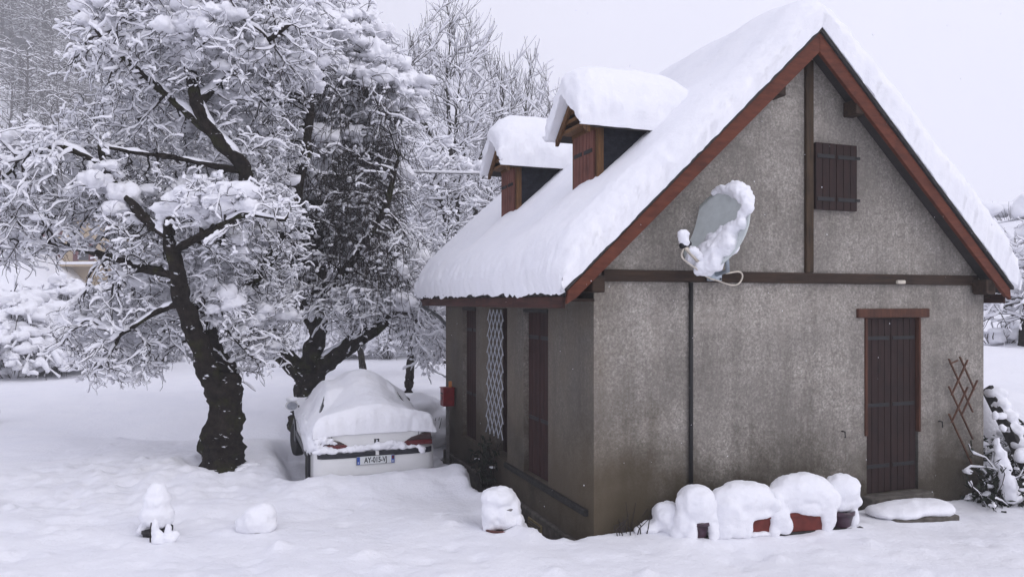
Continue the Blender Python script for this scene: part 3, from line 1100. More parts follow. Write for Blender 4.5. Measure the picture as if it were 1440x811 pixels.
def make_twigs(N, par, r, centre, per=3, L=(.2, .5), K=9, droop=.35, up=.1, rmaxsel=.02, tip=.0035, rng=RNG, sel=None, sub=0, wig=.32):
    idx = np.where(r < rmaxsel)[0] if sel is None else sel
    idx = np.repeat(idx, per)
    m = len(idx)
    pd = N[idx] - N[np.maximum(par[idx], 0)]
    pd /= np.linalg.norm(pd, axis=1)[:, None] + 1e-9
    d = pd * 1.0 + rng.normal(0, .45, (m, 3)) + np.array([0, 0, up])

    def grow(start, d, ln, K, w):
        m = len(start)
        d = d / (np.linalg.norm(d, axis=1)[:, None] + 1e-9)
        T = np.empty((m, K, 3)); T[:, 0] = start
        for j in range(1, K):
            d = d + np.array([0, 0, -droop / K]) + rng.normal(0, w * (5 / K) ** .5, (m, 3))
            d /= np.linalg.norm(d, axis=1)[:, None] + 1e-9
            T[:, j] = T[:, j - 1] + d * (ln / (K - 1))[:, None]
        return T
    ln = L[0] + (L[1] - L[0]) * rng.random(m) ** 1.5
    T = grow(N[idx], d, ln, K, wig)
    Rt = np.maximum(np.linspace(1, .5, K)[None] * np.minimum(r[idx], tip * 1.5)[:, None] * np.ones((m, K)), tip * .65)
    out = [(T, Rt)]
    if sub:
        i = np.repeat(np.arange(m), sub); j = rng.integers(1, K - 1, len(i))
        d = (T[i, j] - T[i, j - 1]); d /= np.linalg.norm(d, axis=1)[:, None] + 1e-9
        d = d * .7 + rng.normal(0, .6, (len(i), 3))
        S = grow(T[i, j], d, ln[i] * rng.uniform(.25, .6, len(i)), 6, wig)
        out.append((S, np.full(S.shape[:2], tip * .65)))
    return out


def by_len(chains, N, r, lo=0):
    g = {}
    for c in chains:
        g.setdefault(len(c), []).append(c)
    for k, cs in g.items():
        a = np.array(cs)
        Pn, Rn = N[a], r[a]
        if k < 3:
            yield Pn, Rn
            continue
        # one smoothing subdivision so boughs bend instead of kinking
        e = np.concatenate([2 * Pn[:, :1] - Pn[:, 1:2], Pn, 2 * Pn[:, -1:] - Pn[:, -2:-1]], 1)
        mid = (-e[:, :-3] + 9 * e[:, 1:-2] + 9 * e[:, 2:-1] - e[:, 3:]) / 16
        Q = np.empty((len(a), 2 * k - 1, 3)); Q[:, ::2] = Pn; Q[:, 1::2] = mid
        S = np.empty((len(a), 2 * k - 1)); S[:, ::2] = Rn; S[:, 1::2] = .5 * (Rn[:, 1:] + Rn[:, :-1])
        yield Q, S


def snowy_tree(name, label, loc, seeds, A, cfg, rng, group=None):
    """Tree with bark limbs, fine twigs and snow: Empty > trunk, crown, snow. Coordinates in seeds / A are world; loc is the base."""
    loc = np.asarray(loc, float)
    N, par, fr = colonize(seeds, A, cfg.get('step', .13), cfg.get('di', 1.3), cfg.get('dk', .2), cfg.get('iters', 90), cfg.get('bias', (0, 0, -.05)), cfg.get('jit', .2), rng)
    N = N - loc
    r = radii_of(N, par, fr, cfg.get('tip', .006), cfg.get('e', 2.35))
    ch = chains_of(N, par, r)
    big = [c for c in ch if r[c].max() > .05 and len(c) > 3]
    small = [c for c in ch if not (r[c].max() > .05 and len(c) > 3)]
    root = thing(name, label, 'tree', loc, 0, group)
    fm = FM()
    for Pn, Rn in by_len(big, N, r):
        Rn = Rn.copy()
        add_tubes(fm, Pn, Rn, 14, cfg.get('rough', .3))
    link('trunk', fm.mesh('trunk'), 'bark', root)
    fc, fs = FM(), FM()
    for Pn, Rn in by_len(big, N, r):
        add_snow(fs, Pn, Rn, cfg['h'] * .9, cfg['w'], 3, 3.0, thin=cfg.get('limb_thin', .3))
    for Pn, Rn in by_len(small, N, r):
        Rn = Rn.copy(); Rn[:, 0] = Rn[:, 1]
        add_tubes(fc, Pn, Rn, 5)
        add_snow(fs, Pn, Rn, cfg['h'], cfg['w'], 3, cfg.get('clump', 4.))
    for tw in cfg.get('twigs', [dict(per=2)]):
        tw = dict(tw); ws = tw.pop('snow', 1.0); region = tw.pop('region', None)
        sel = np.where(r < tw.get('rmaxsel', .02))[0]
        if region is not None:
            sel = sel[region(N[sel] + loc)]
        if not len(sel): continue
        for T, Rt in make_twigs(N, par, r, None, rng=rng, sel=sel, **tw):
            add_tubes(fc, T, Rt, 3)
            if ws > 0 and cfg.get('tufts'):
                nt = int(len(T) * cfg['tufts'])
                i = rng.integers(0, len(T), nt); j = rng.integers(1, T.shape[1], nt)
                rt = cfg['w'] * rng.uniform(.7, 1.9, nt)
                ok = vnoise(T[i, j], 1.7, 61) > -.25
                add_pillows(fs, (T[i, j] + np.array([0, 0, .5]) * rt[:, None])[ok], rt[ok], .9, .5, 5, rng, 2)
            if ws > 0:
                sn = rng.random(len(T)) < (np.where(cfg['bare'](T[:, 0] + loc), .12, .72) if 'bare' in cfg else .72)
                add_snow(fs, T[sn], Rt[sn], cfg['h'] * .85 * ws, cfg['w'] * .95 * ws, 7, cfg.get('tclump', 9.), thin=cfg.get('twig_thin', .12))
    link('crown', fc.mesh('crown'), 'twig', root)
    npil = cfg.get('pillows', 0)
    if npil:
        cand = np.where(r < cfg.get('pr', .03))[0]
        W = N[cand] + loc
        wgt = np.clip(.05 + vnoise(W, 1.5, 77) + .25 * (W[:, 2] - W[:, 2].mean()) / (np.ptp(W[:, 2]) + .1), .0, 2) ** 2
        if cfg.get('pillow_w'): wgt = wgt * cfg['pillow_w'](W)
        if cfg.get('snow_w'): pass
        wgt /= wgt.sum()
        heads = rng.choice(cand, npil // 6, p=wgt)
        pick, rr = [], []
        for hd in heads:
            R0 = cfg['prange'][0] + (cfg['prange'][1] - cfg['prange'][0]) * rng.random() ** 1.8
            dd = np.linalg.norm((N[cand] - N[hd]) * [1, 1, 1.6], axis=1)
            near = cand[dd < R0 * 2.4]
            for q in rng.choice(near, min(len(near), int(rng.integers(5, 12))), replace=False):
                f = 1 - .45 * np.linalg.norm(N[q] - N[hd]) / (R0 * 2.4)
                pick.append(q); rr.append(R0 * f * rng.uniform(.55, 1.0))
        pick, rr = np.array(pick), np.array(rr)
        add_pillows(fs, N[pick] + np.array([0, 0, .35]) * rr[:, None], rr, .85, .5, 3, rng)
    link('snow', fs.mesh('snow'), 'tree_snow', root)
    return root


def PX(x, y, D): return P(x, y, D)


def env(px, py, D, rx, ry, rz, w):
    """Ellipsoid of foliage: photo centre, half-sizes in photo pixels, half-depth in metres."""
    c = P(px, py, D)
    return (c[0], c[1], c[2], rx * D / F, rz, ry * D / F, w)


def old_tree():
    rng = np.random.default_rng(5)
    D = 10.85
    base = P(310, 655, D); base[2] = -.12
    q = lambda x, y, d=0: P(x, y, D + d)
    seeds = [
        ([base, q(311, 640), q(313, 600, .02), q(316, 555, .05), q(312, 522, .05)], [.40, .30, .262, .255, .22]),
        # front limb, sawn off and capped with snow
        ([q(304, 556, -.05), q(291, 520, -.25), q(272, 468, -.5), q(256, 415, -.75), q(243, 365, -.95), q(236, 335, -1.0), q(238, 312, -1.0)], [.17, .14, .118, .108, .10, .095, .09]),
        # rear limb up into the top of the crown
        ([q(318, 545, .1), q(300, 490, .35), q(284, 440, .5), q(290, 385, .5), q(322, 315, .2), q(350, 245, -.1), q(306, 196, -.3), q(276, 146, -.35), q(263, 70, -.2), q(255, 5, .0)],
         [.2, .17, .15, .135, .12, .105, .095, .085, .07, .05]),
        ([q(288, 445, .5), q(345, 405, .7), q(378, 368, .9), q(412, 300, 1.1), q(428, 235, 1.2), q(440, 130, 1.2)], [.13, .12, .1, .085, .07, .05]),
        ([q(237, 335, -1.0), q(205, 312, -.9), q(168, 268, -.7), q(146, 240, -.7), q(141, 207, -.7)], [.07, .06, .055, .06, .035]),
        ([q(150, 240, -.7), q(90, 200, -.9), q(40, 215, -1.0)], [.04, .035, .02]),
        ([q(345, 243, -.1), q(250, 222, -.3), q(150, 208, -.7)], [.05, .035, .025]),
        ([q(306, 196, -.3), q(220, 120, -.2), q(150, 60, -.6), q(110, 15, -.7)], [.06, .05, .035, .02]),
        ([q(276, 146, -.35), q(340, 90, .1), q(400, 40, -.6)], [.06, .05, .03]),
        ([q(243, 355, -.95), q(300, 322, -1.1), q(350, 298, -1.3), q(400, 310, -1.4)], [.06, .05, .035, .02]),
        ([q(258, 425, -.7), q(215, 440, -.6), q(170, 470, -.6)], [.05, .035, .02]),
        ([q(250, 390, -.85), q(185, 372, -.4), q(120, 350, -.1), q(50, 338, .0)], [.045, .03, .02, .012]),
        ([q(284, 440, .5), q(320, 460, .2), q(350, 500, .0)], [.05, .035, .02]),
    ]
    ells = [env(285, 70, D + .45, 160, 110, 1.6, 2.7), env(190, 100, D, 65, 100, 1.1, .6), env(360, 60, D + .4, 110, 110, 1.6, 1.5),
            env(95, 255, D - .3, 110, 72, 1.2, 1.7), env(310, 330, D + .5, 120, 100, 1.3, 2.0), env(325, 292, D - 1.15, 95, 32, .5, .45), env(185, 345, D - .6, 45, 60, .6, .45), env(30, 300, D - .5, 90, 72, 1.0, .9),
            env(180, 455, D + .1, 80, 85, 1.0, 1.5), env(355, 440, D + .6, 60, 85, 1.0, 1.1), env(200, 250, D + .6, 130, 120, 1.2, 1.3),
            env(330, 200, D + .9, 110, 120, 1.2, 1.3)]
    A = ell_points(4300, ells, rng)
    ax, ay = 720 + A[:, 0] / A[:, 1] * F, HY - (A[:, 2] - CZ) / A[:, 1] * F
    keep = ~((A[:, 2] < .45)) & ~((ax > 65) & (ax < 160) & (ay > 318) & (ay < 410))     # an opening low in the crown
    A = A[keep]
    cfg = dict(step=.12, di=1.1, dk=.17, iters=110, bias=(0, 0, -.03), jit=.26, h=.04, w=.02, tip=.007, clump=5, tufts=.4,
               twigs=[dict(per=2, L=(.12, .55), droop=.6, up=.12, rmaxsel=.0125, tip=.0046, snow=1, sub=2, wig=.42)],
               pillows=2200, prange=(.06, .22), pr=.03, rough=.34, limb_thin=.35)
    t = snowy_tree('old_tree', 'gnarled dark trunk beside the white car, its forked limbs and twigs loaded with snow', base, seeds, A, cfg, rng)
    # snow stuck on the sawn-off limb and the rough trunk
    fs = FM()
    C = [q(240, 300, -1.0), q(228, 306, -1.0), q(255, 300, -.95), q(300, 282, -1.1), q(330, 275, -1.15), q(315, 290, -1.15), q(350, 290, -1.25)]
    add_pillows(fs, np.array(C) - base, np.array([.14, .11, .12, .2, .24, .22, .16]), .75, .4, 2, rng)
    a = np.linspace(0, 6.28, 26); cz = np.stack([.42 * np.cos(a), .42 * np.sin(a), .08 + .03 * np.cos(3 * a)], -1)
    add_pillows(fs, cz, rng.uniform(.06, .13, 26), .6, .4, 4, rng)
    o = [c for c in t.children if c.name.startswith('snow')][0]
    fs.V.append(np.array([v.co[:] for v in o.data.vertices])); fs.Fc.append(None); n0 = fs.n
    fs.Fc.pop(); vv = fs.V.pop()
    nv = len(o.data.polygons); lt = np.empty(nv, np.int32); o.data.polygons.foreach_get('loop_total', lt)
    li = np.empty(len(o.data.loops), np.int32); o.data.loops.foreach_get('vertex_index', li)
    st = np.r_[0, np.cumsum(lt)[:-1]]
    quads = li[(st[lt == 4][:, None] + np.arange(4))]; tris = li[(st[lt == 3][:, None] + np.arange(3))]
    fs.add(vv, [quads, tris])
    old = o.data; o.data = fs.mesh('snow'); o.data.materials.append(M['tree_snow']); bpy.data.meshes.remove(old)


def second_tree():
    rng = np.random.default_rng(9)
    D = 14.8
    base = P(432, 580, D); base[2] = float(terrain(base[0], base[1])) - .1
    q = lambda x, y, d=0: P(x, y, D + d)
    seeds = [
        ([base, q(434, 560), q(437, 535), q(436, 520)], [.36, .31, .3, .3]),
        ([q(432, 535), q(400, 500, -.1), q(368, 470, -.2), q(345, 440, -.3)], [.2, .16, .13, .08]),
        ([q(437, 522), q(440, 490), q(447, 462, .1), q(452, 420, .2), q(445, 350, .2), q(430, 260, .2), q(440, 150, .1), q(455, 90)], [.22, .19, .17, .16, .15, .13, .1, .06]),
        ([q(445, 525), q(475, 495, -.2), q(515, 470, -.3), q(555, 440, -.4), q(600, 430, -.5)], [.2, .16, .13, .09, .05]),
        ([q(447, 462, .1), q(420, 430, .3), q(410, 330, .5), q(412, 280, .6)], [.14, .12, .1, .07]),
        ([q(430, 260, .2), q(480, 190, -.2), q(520, 120, -.4), q(530, 60, -.4)], [.1, .08, .06, .03]),
        ([q(452, 420, .2), q(500, 360, -.4), q(545, 290, -.7), q(560, 220, -.8)], [.1, .085, .06, .04]),
    ]
    ells = [env(470, 95, D, 85, 100, 1.9, 1.8), env(530, 150, D - .3, 62, 80, 1.3, 1.0), env(485, 255, D, 90, 95, 1.8, 1.5),
            env(420, 350, D, 85, 100, 1.7, 1.2), env(540, 370, D - .4, 60, 70, 1.2, .9), env(530, 425, D - .4, 90, 42, 1.2, 1.1), env(600, 470, D - .5, 40, 45, .8, .5), env(380, 400, D - .3, 55, 40, 1.0, .5)]
    A = ell_points(4600, ells, rng)
    weep = lambda W: (np.abs((W[:, 0] / W[:, 1] * F + 720) - 485) < 75) & ((HY - (W[:, 2] - CZ) * F / W[:, 1]) > 95) & ((HY - (W[:, 2] - CZ) * F / W[:, 1]) < 400)
    def pw(W):
        py = HY - (W[:, 2] - CZ) * F / W[:, 1]
        return np.where(py < 235, 3.0, .45)
    cfg = dict(step=.15, di=1.4, dk=.22, iters=110, bias=(0, 0, -.03), jit=.26, h=.05, w=.026, tip=.007, clump=5., tclump=7.5, tufts=.35,
               twigs=[dict(per=2, L=(.2, .6), droop=.6, up=.05, rmaxsel=.015, tip=.005, snow=1, sub=1, wig=.4),
                      dict(per=2, L=(.5, 1.4), K=8, droop=3.0, up=-.1, rmaxsel=.02, tip=.005, snow=.0, region=weep, wig=.2)],
               pillows=1300, prange=(.08, .3), pr=.04, rough=.3, pillow_w=pw, bare=lambda W: weep(W) & ((HY - (W[:, 2] - CZ) * F / W[:, 1]) > 180))
    t = snowy_tree('weeping_tree', 'snow-laden tree behind the white car with dark hanging twigs under white clumps', base, seeds, A, cfg, rng)


def tall_tree(name, label, px, ptop, pbase_top, D, halfw, n, seed, cfg_over=None, group=None, pcy=None):
    rng = np.random.default_rng(seed)
    base = P(px, HY, D); base[2] = float(terrain(base[0], base[1])) - .2
    top = P(px, ptop, D)[2]
    H = top - base[2]
    k = D / F
    # fan of rising limbs
    seeds = [([base, base + [0, 0, H * .25], base + [.1, 0, H * .42], base + [.0, .1, H * .62], base + [-.1, 0, H * .8]], [.28, .22, .17, .1, .05])]
    for j in range(7):
        a = rng.uniform(0, 6.28); z0 = H * rng.uniform(.2, .5)
        o = np.array([math.cos(a), math.sin(a) * .8, 0]) * halfw * k
        seeds.append(([base + [0, 0, z0], base + o * .4 + [0, 0, z0 + H * .14], base + o * .75 + [0, 0, z0 + H * .3]], [.1, .07, .04]))
    m = n
    d = rng.normal(size=(m, 3)); d /= np.linalg.norm(d, axis=1)[:, None]
    rr = rng.uniform(.15, 1, m) ** (1 / 3)
    A = d * rr[:, None]
    zc = .60
    taper = np.clip(1.15 - .62 * np.maximum(A[:, 2], 0) ** 1.5, .2, 1.2)
    A = base + np.stack([A[:, 0] * halfw * k * taper, A[:, 1] * halfw * k * taper, H * (zc + .40 * A[:, 2])], -1)
    cfg = dict(step=.28, di=3.2, dk=.42, iters=130, bias=(0, 0, .3), jit=.12, h=.06, w=.045, tip=.011, clump=2.0, tclump=3.5, e=2.6,
               twigs=[dict(per=2, L=(.4, 1.2), droop=-.4, up=.4, rmaxsel=.03, tip=.010, snow=.95, sub=0, wig=.12)],
               pillows=60, prange=(.06, .16), pr=.05, rough=.12)
    cfg.update(cfg_over or {})
    return snowy_tree(name, label, base, seeds, A, cfg, rng, group)


def small_tree(name, label, px, pbot, D, ells, seed, n=1800, over=None, group=None, zb=None):
    rng = np.random.default_rng(seed)
    base = P(px, pbot, D); base[2] = float(terrain(base[0], base[1])) - .1
    c = np.mean([e[:3] for e in ells], axis=0)
    seeds = [([base, base + [0, 0, .5], .5 * base + .5 * c, c], [.13, .11, .09, .06])]
    for e in ells:
        seeds.append(([.5 * base + .5 * c, .4 * c + .6 * np.array(e[:3]), np.array(e[:3])], [.07, .05, .03]))
    A = ell_points(n, ells, rng)
    A = A[A[:, 2] > base[2] + .35]
    cfg = dict(step=.2, di=2.0, dk=.3, iters=80, bias=(0, 0, -.02), jit=.25, h=.065, w=.036, tip=.009, clump=3.2, tclump=5.5, tufts=.3,
               twigs=[dict(per=2, L=(.3, .7), droop=.6, up=.1, rmaxsel=.02, tip=.007, snow=.9)],
               pillows=200, prange=(.08, .34), pr=.05, rough=.15)
    cfg.update(over or {})
    return snowy_tree(name, label, base, seeds, A, cfg, rng, group)


def build_trees():
    old_tree()
    second_tree()
    tall_tree('ash_tree', 'tall bare tree with upright frosted branches, highest behind the dormers', 632, -5, 0, 30, 104, 3200, 21)
    tall_tree('ash_tree', 'bare frosted tree just left of the near dormer, lower than its tall neighbour', 742, 68, 0, 33, 70, 2000, 22)
    g = 'snow-laden small trees behind the cottage'
    small_tree('orchard_tree', 'small snow-clumped tree with black stem, standing between parked car and cottage corner', 575, 540, 18.5,
               [env(575, 395, 18.5, 70, 75, 1.3, 1), env(620, 455, 18.5, 45, 60, 1.0, .6), env(530, 335, 18.8, 45, 50, 1, .5), env(640, 380, 18.7, 50, 70, 1.0, .6)], 31, 2300, None, g)
    small_tree('orchard_tree', 'snow-filled tree low under the frosted tall tree, left of the far dormer', 640, 500, 23,
               [env(640, 300, 23, 75, 70, 1.8, 1), env(600, 250, 23, 60, 60, 1.5, .7), env(690, 290, 23, 50, 60, 1.5, .6)], 32, 2200, None, g)
    small_tree('orchard_tree', 'thin dark-stemmed sapling under the arching snowy limb behind the car', 511, 512, 24,
               [env(511, 430, 24, 60, 50, 1.6, 1), env(470, 400, 24, 50, 50, 1.4, .6)], 33, 1200, None, g)
    g = 'snowy trees at the left edge'
    small_tree('orchard_tree', 'snow-heavy tree cut by the left edge of the photo', -10, 500, 15,
               [env(0, 320, 15, 55, 65, 1.6, 1), env(-60, 300, 15, 60, 80, 1.5, .6)], 34, 2000, None, g)
    small_tree('orchard_tree', 'pale branching tree right of the beige house, behind the sawn-off limb', 225, 480, 27,
               [env(215, 385, 27, 55, 60, 2, 1), env(260, 330, 27, 60, 70, 2, .8)], 35, 2200, None, g)
    g = 'snowy trees right of the cottage'
    small_tree('orchard_tree', 'twiggy frosted tree against the right edge, close behind the cottage corner', 1440, 480, 15.5,
               [env(1445, 420, 15.5, 55, 45, 1.1, 1), env(1480, 360, 15.5, 50, 50, 1.1, .6)], 37, 1500, dict(pillows=60), g)
    small_tree('orchard_tree', 'frosted bush-like tree beyond the right eave of the cottage', 1420, 470, 22,
               [env(1425, 425, 22, 45, 40, 1.4, 1), env(1470, 390, 22, 50, 50, 1.4, .6)], 36, 1500, dict(pillows=90), g)


build_trees()


# ------------------------------------------------------------------ parked car (own frame: x right, y forward, z up from the tyres)
def text_obj(name, body, size, mat, parent, loc, rot=(90, 0, 0), sx=1.0):
    c = bpy.data.curves.new(name, 'FONT'); c.body = body; c.size = size; c.align_x = 'CENTER'; c.align_y = 'CENTER'; c.extrude = .0008; c.offset = size * .022
    o = bpy.data.objects.new('tmp', c); COL.objects.link(o)
    me = bpy.data.meshes.new_from_object(o.evaluated_get(bpy.context.evaluated_depsgraph_get()))
    bpy.data.objects.remove(o)
    o = link(name, me, mat, parent); o.location = loc; o.rotation_euler = tuple(R(a) for a in rot); o.scale = (sx, 1, 1)
    return o


def build_car():
    car = thing('parked_car', 'white saloon car buried under deep snow beside the cottage, only its tail showing', 'car', (CAR_O[0] + .02, CAR_O[1] + .03, -.22), HROT)
    car.scale = (.965, .965, .965)
    W = .845; X0 = .845               # half width; car axis at x = X0
    # body: loft of cross sections from tail to nose. (y, half width, z bottom, z belt, z deck)
    st = [(0.0, .70, .42, .74, .90), (.03, .78, .33, .77, .94), (.12, .825, .27, .80, .965), (.45, .84, .25, .84, .985), (.9, .845, .24, .86, 1.0),
          (1.7, .845, .24, .87, 1.0), (2.6, .845, .24, .86, .985), (3.2, .84, .24, .83, .96), (3.7, .82, .26, .78, .88), (4.05, .76, .3, .68, .75), (4.2, .66, .4, .6, .66)]
    V, Fq = [], []
    n = 0
    for y, w, zb, zl, zd in st:
        ring = [(-w * .80, zb), (-w * .97, zb + .07), (-w, (zb + zl) / 2), (-w * .985, zl), (-w * .88, zd - .02), (-w * .6, zd), (0, zd + .012),
                (w * .6, zd), (w * .88, zd - .02), (w * .985, zl), (w, (zb + zl) / 2), (w * .97, zb + .07), (w * .80, zb)]
        n = len(ring)
        V += [(X0 + a, y, b) for a, b in ring]
    for i in range(len(st) - 1):
        for k in range(n):
            a, b = i * n + k, i * n + (k + 1) % n
            Fq.append((a, b, b + n, a + n))
    Fq.append(tuple(range(n))); Fq.append(tuple((len(st) - 1) * n + k for k in range(n))[::-1])
    mb = MB().add(V, Fq)
    body = mb.build('body', 'car_paint', car, True)
    sb = body.modifiers.new('sub', 'SUBSURF'); sb.levels = sb.render_levels = 2
    # greenhouse
    gh = MB()
    prof = [(.72, .98), (1.28, 1.33), (1.75, 1.385), (2.25, 1.37), (3.05, .98)]
    lo = [(X0 - .72, X0 + .72), (X0 - .55, X0 + .55), (X0 - .54, X0 + .54), (X0 - .54, X0 + .54), (X0 - .7, X0 + .7)]
    gv = []
    for (y, z), (a, b) in zip(prof, lo):
        gv += [(a, y, z), (b, y, z)]
    for y in (.72, 1.28, 1.75, 2.25, 3.05):
        gv += [(X0 - .735, y, .97), (X0 + .735, y, .97)]
    gf = [(2 * k, 2 * k + 2, 2 * k + 3, 2 * k + 1) for k in range(4)]
    gf += [(2 * k, 10 + 2 * k, 12 + 2 * k, 2 * k + 2) for k in range(4)] + [(2 * k + 1, 2 * k + 3, 13 + 2 * k, 11 + 2 * k) for k in range(4)]
    gh.add(gv, gf)
    gh.build('cabin', 'glass_dark', car)
    # boot lid face, shut line, bumper
    MB().prism([(X0 - .60, .69), (X0 + .60, .69), (X0 + .655, .93), (X0 - .655, .93)], 1, -.012, .06).build('boot_lid', 'car_paint', car, bevel=.012)
    for sx in (-1, 1):
        MB().box(X0 + sx * .60 - .004, X0 + sx * .60 + .004, -.014, .03, .84, .92).build('shut_line', 'car_plastic', car)
    bp = MB()
    prof = [(-.055, .30), (-.085, .38), (-.09, .55), (-.088, .60), (-.075, .665), (-.02, .685)]
    o = len(bp.v)
    xs = [-.855, -.82, -.72, -.5, 0, .5, .72, .82, .855]
    back = [.34, .10, .03, .005, 0, .005, .03, .10, .34]
    for x, b in zip(xs, back):
        for y, z in prof:
            bp.v.append((X0 + x, y + b, z))
    for k in range(len(xs) - 1):
        for j in range(len(prof) - 1):
            a = o + k * len(prof) + j
            bp.f.append((a, a + len(prof), a + len(prof) + 1, a + 1))
    bo = bp.build('bumper', 'car_paint', car, True)
    so = bo.modifiers.new('sol', 'SOLIDIFY'); so.thickness = .02; so.offset = -1
    def strip(x0, x1, name='trim_strip'):
        m = MB(); q = []
        for x in np.linspace(x0, x1, 14):
            b = np.interp(x, xs, back)
            q += [(X0 + x, -.1 + b, .60), (X0 + x, -.1 + b, .665), (X0 + x, -.06 + b, .672), (X0 + x, -.06 + b, .595)]
        f = []
        for k in range(13):
            for j in range(4):
                f.append((4 * k + j, 4 * k + 4 + j, 4 * k + 4 + (j + 1) % 4, 4 * k + (j + 1) % 4))
        m.add(q, f + [(0, 1, 2, 3), (52, 53, 54, 55)])
        m.build(name, 'car_plastic', car)
    strip(-.852, -.02); strip(.03, .852)
    # tail lights: wedges tapering towards the boot
    for s in (-1, 1):
        def wedge(z0, z1, xi0, xi1, xo, mat, name, par, y=-.03):
            m = MB()
            pts = [(X0 + s * xi0, z0), (X0 + s * xo, z0 + .005), (X0 + s * (xo - .005), z1), (X0 + s * xi1, z1)]
            m.prism(pts, 1, y, .1)
            return m.build(name, mat, par, bevel=.012)
        lt = wedge(.70, .775, .33, .42, .80, 'tail_red', 'tail_light', car)
        m = MB().prism([(X0 + s * .425, .776), (X0 + s * .795, .776), (X0 + s * .775, .875), (X0 + s * .66, .865), (X0 + s * .5, .82)], 1, -.028, .1)
        m.build('indicator', 'tail_dark', lt, bevel=.012)
    # number plate
    pl = MB().box(X0 - .26, X0 + .26, -.112, -.092, .50, .61).build('number_plate', 'plate_white', car, bevel=.004)
    pl.location = (-.02, 0, 0)
    MB().box(X0 - .262, X0 + .262, -.108, -.09, .497, .613).build('plate_frame', 'iron', pl)
    for a, b in ((-.258, -.215), (.215, .258)):
        MB().box(X0 + a, X0 + b, -.1135, -.11, .503, .607).build('plate_band', 'plate_blue', pl)
    text_obj('plate_number', 'AY-015-VJ', .105, 'iron', pl, (X0, -.1135, .555), sx=.70)
    text_obj('country_letter', 'F', .035, 'plate_white', pl, (X0 - .237, -.1145, .525))
    text_obj('region_number', '65', .03, 'plate_white', pl, (X0 + .237, -.1145, .525))
    MB().box(X0 + .222, X0 + .252, -.1142, -.11, .555, .6).build('region_emblem', 'tail_red', pl)
    # badge: small upright beast in relief on a dark square
    em = MB().box(X0 - .025, X0 + .045, -.02, -.010, .755, .825).build('emblem', 'iron', car, bevel=.004)
    lion = [(.006, .762), (.012, .78), (.004, .79), (.012, .802), (.006, .815), (.018, .82), (.026, .808), (.036, .812), (.032, .80), (.024, .796), (.034, .788), (.026, .782), (.024, .772), (.034, .764), (.024, .762), (.017, .774)]
    MB().prism([(X0 - .01 + a, b) for a, b in lion], 1, -.026, -.018).build('emblem_figure', 'emblem_chrome', em)
    text_obj('model_badge', '306', .05, 'emblem_chrome', car, (X0 + .50, -.0145, .655 + .06)).location.z = .712
    # wheels with trims, left sill strip and mud flap
    for x, s in ((.0, -1), (1.69, 1)):
        for y in (.72, 3.35):
            w = bpy.data.objects.new('wheel', None); COL.objects.link(w); w.parent = car
            w.location = (x + s * .005 if s < 0 else x, y, .29)
            w.rotation_euler = (0, R(-90) if s < 0 else R(90), R(9) if y > 2 else 0)
            MB().lathe([(.17, -.15), (.26, -.15), (.285, -.12), (.29, -.08), (.29, -.02), (.275, .01), (.235, .018), (.20, .012)], sides=32).build('tyre', 'tyre', w, True)
            MB().lathe([(.02, .0), (.06, .002), (.09, -.008), (.15, -.004), (.195, .012), (.205, .004), (.2, -.1)][::-1], sides=32).build('rim', 'wheel_silver', w, True)
            h = MB()
            for k in range(7):
                a = k * 6.283 / 7
                h.lathe([(.014, .0), (.012, .008)], (.12 * math.cos(a), .12 * math.sin(a), -.005), 8)
            h.build('hub_bolts', 'iron', w)
        ax = x + (.008 if s > 0 else -.008)
        MB().box(min(x, ax) - .004, max(x, ax) + .004, 1.1, 2.95, .42, .52).build('side_strip', 'car_plastic', car, bevel=.01)
        MB().box(x - .04 if s < 0 else x - .1, x + .1 if s < 0 else x + .04, .36, .385, .12, .62).build('mud_flap', 'car_plastic', car)
    # dark wheel arches
    for x in (0, 1.69):
        for y in (.72, 3.35):
            m = MB(); a = np.linspace(0, math.pi, 13)
            poly = [(y + .36 * math.cos(k), .29 + .37 * math.sin(k)) for k in a]
            m.prism(poly, 0, x - .012, x + .012)
            m.build('wheel_arch', 'car_plastic', car)
    # mirrors
    for x, s in ((-.0, -1), (1.69, 1)):
        m = MB()
        for k in range(1): m.lathe([(.01, -.045), (.075, -.04), (.10, .0), (.095, .05), (.05, .085), (.01, .09)], (0, 0, 0), 20, 1.05, .8)
        mo = m.build('wing_mirror', 'car_paint', car, True); mo.location = (x + s * .10, 2.55, 1.0); mo.rotation_euler = (R(90), 0, 0)
        g = MB().lathe([(.088, 0), (.088, .006)], (0, 0, 0), 20, 1.0, .72); g = g.build('mirror_glass', 'glass_mirror', mo); g.location = (0, .005, .086)
        MB().tube([(-s * .12, -.02, 0), (0, -.01, 0)], .02, 8).build('mirror_stalk', 'car_plastic', mo)
    blob('mirror_snow', [(-.10, 2.55, 1.10, .10, .09, .05)], .015, car, .012, 14)
    # the load of snow
    def base(a, b):
        x = (a - X0)
        deck = np.interp(b, [-.1, .6, .72, 1.28, 1.75, 2.25, 3.05, 3.7, 4.2], [.93, .97, .98, 1.33, 1.39, 1.37, .98, .9, .7])
        side = np.interp(np.abs(x), [0, .5, .62, .80, .86], [0, .02, .16, .46, .5]) * np.clip((deck - .9) / .45, 0, 1)
        return deck - side - .02
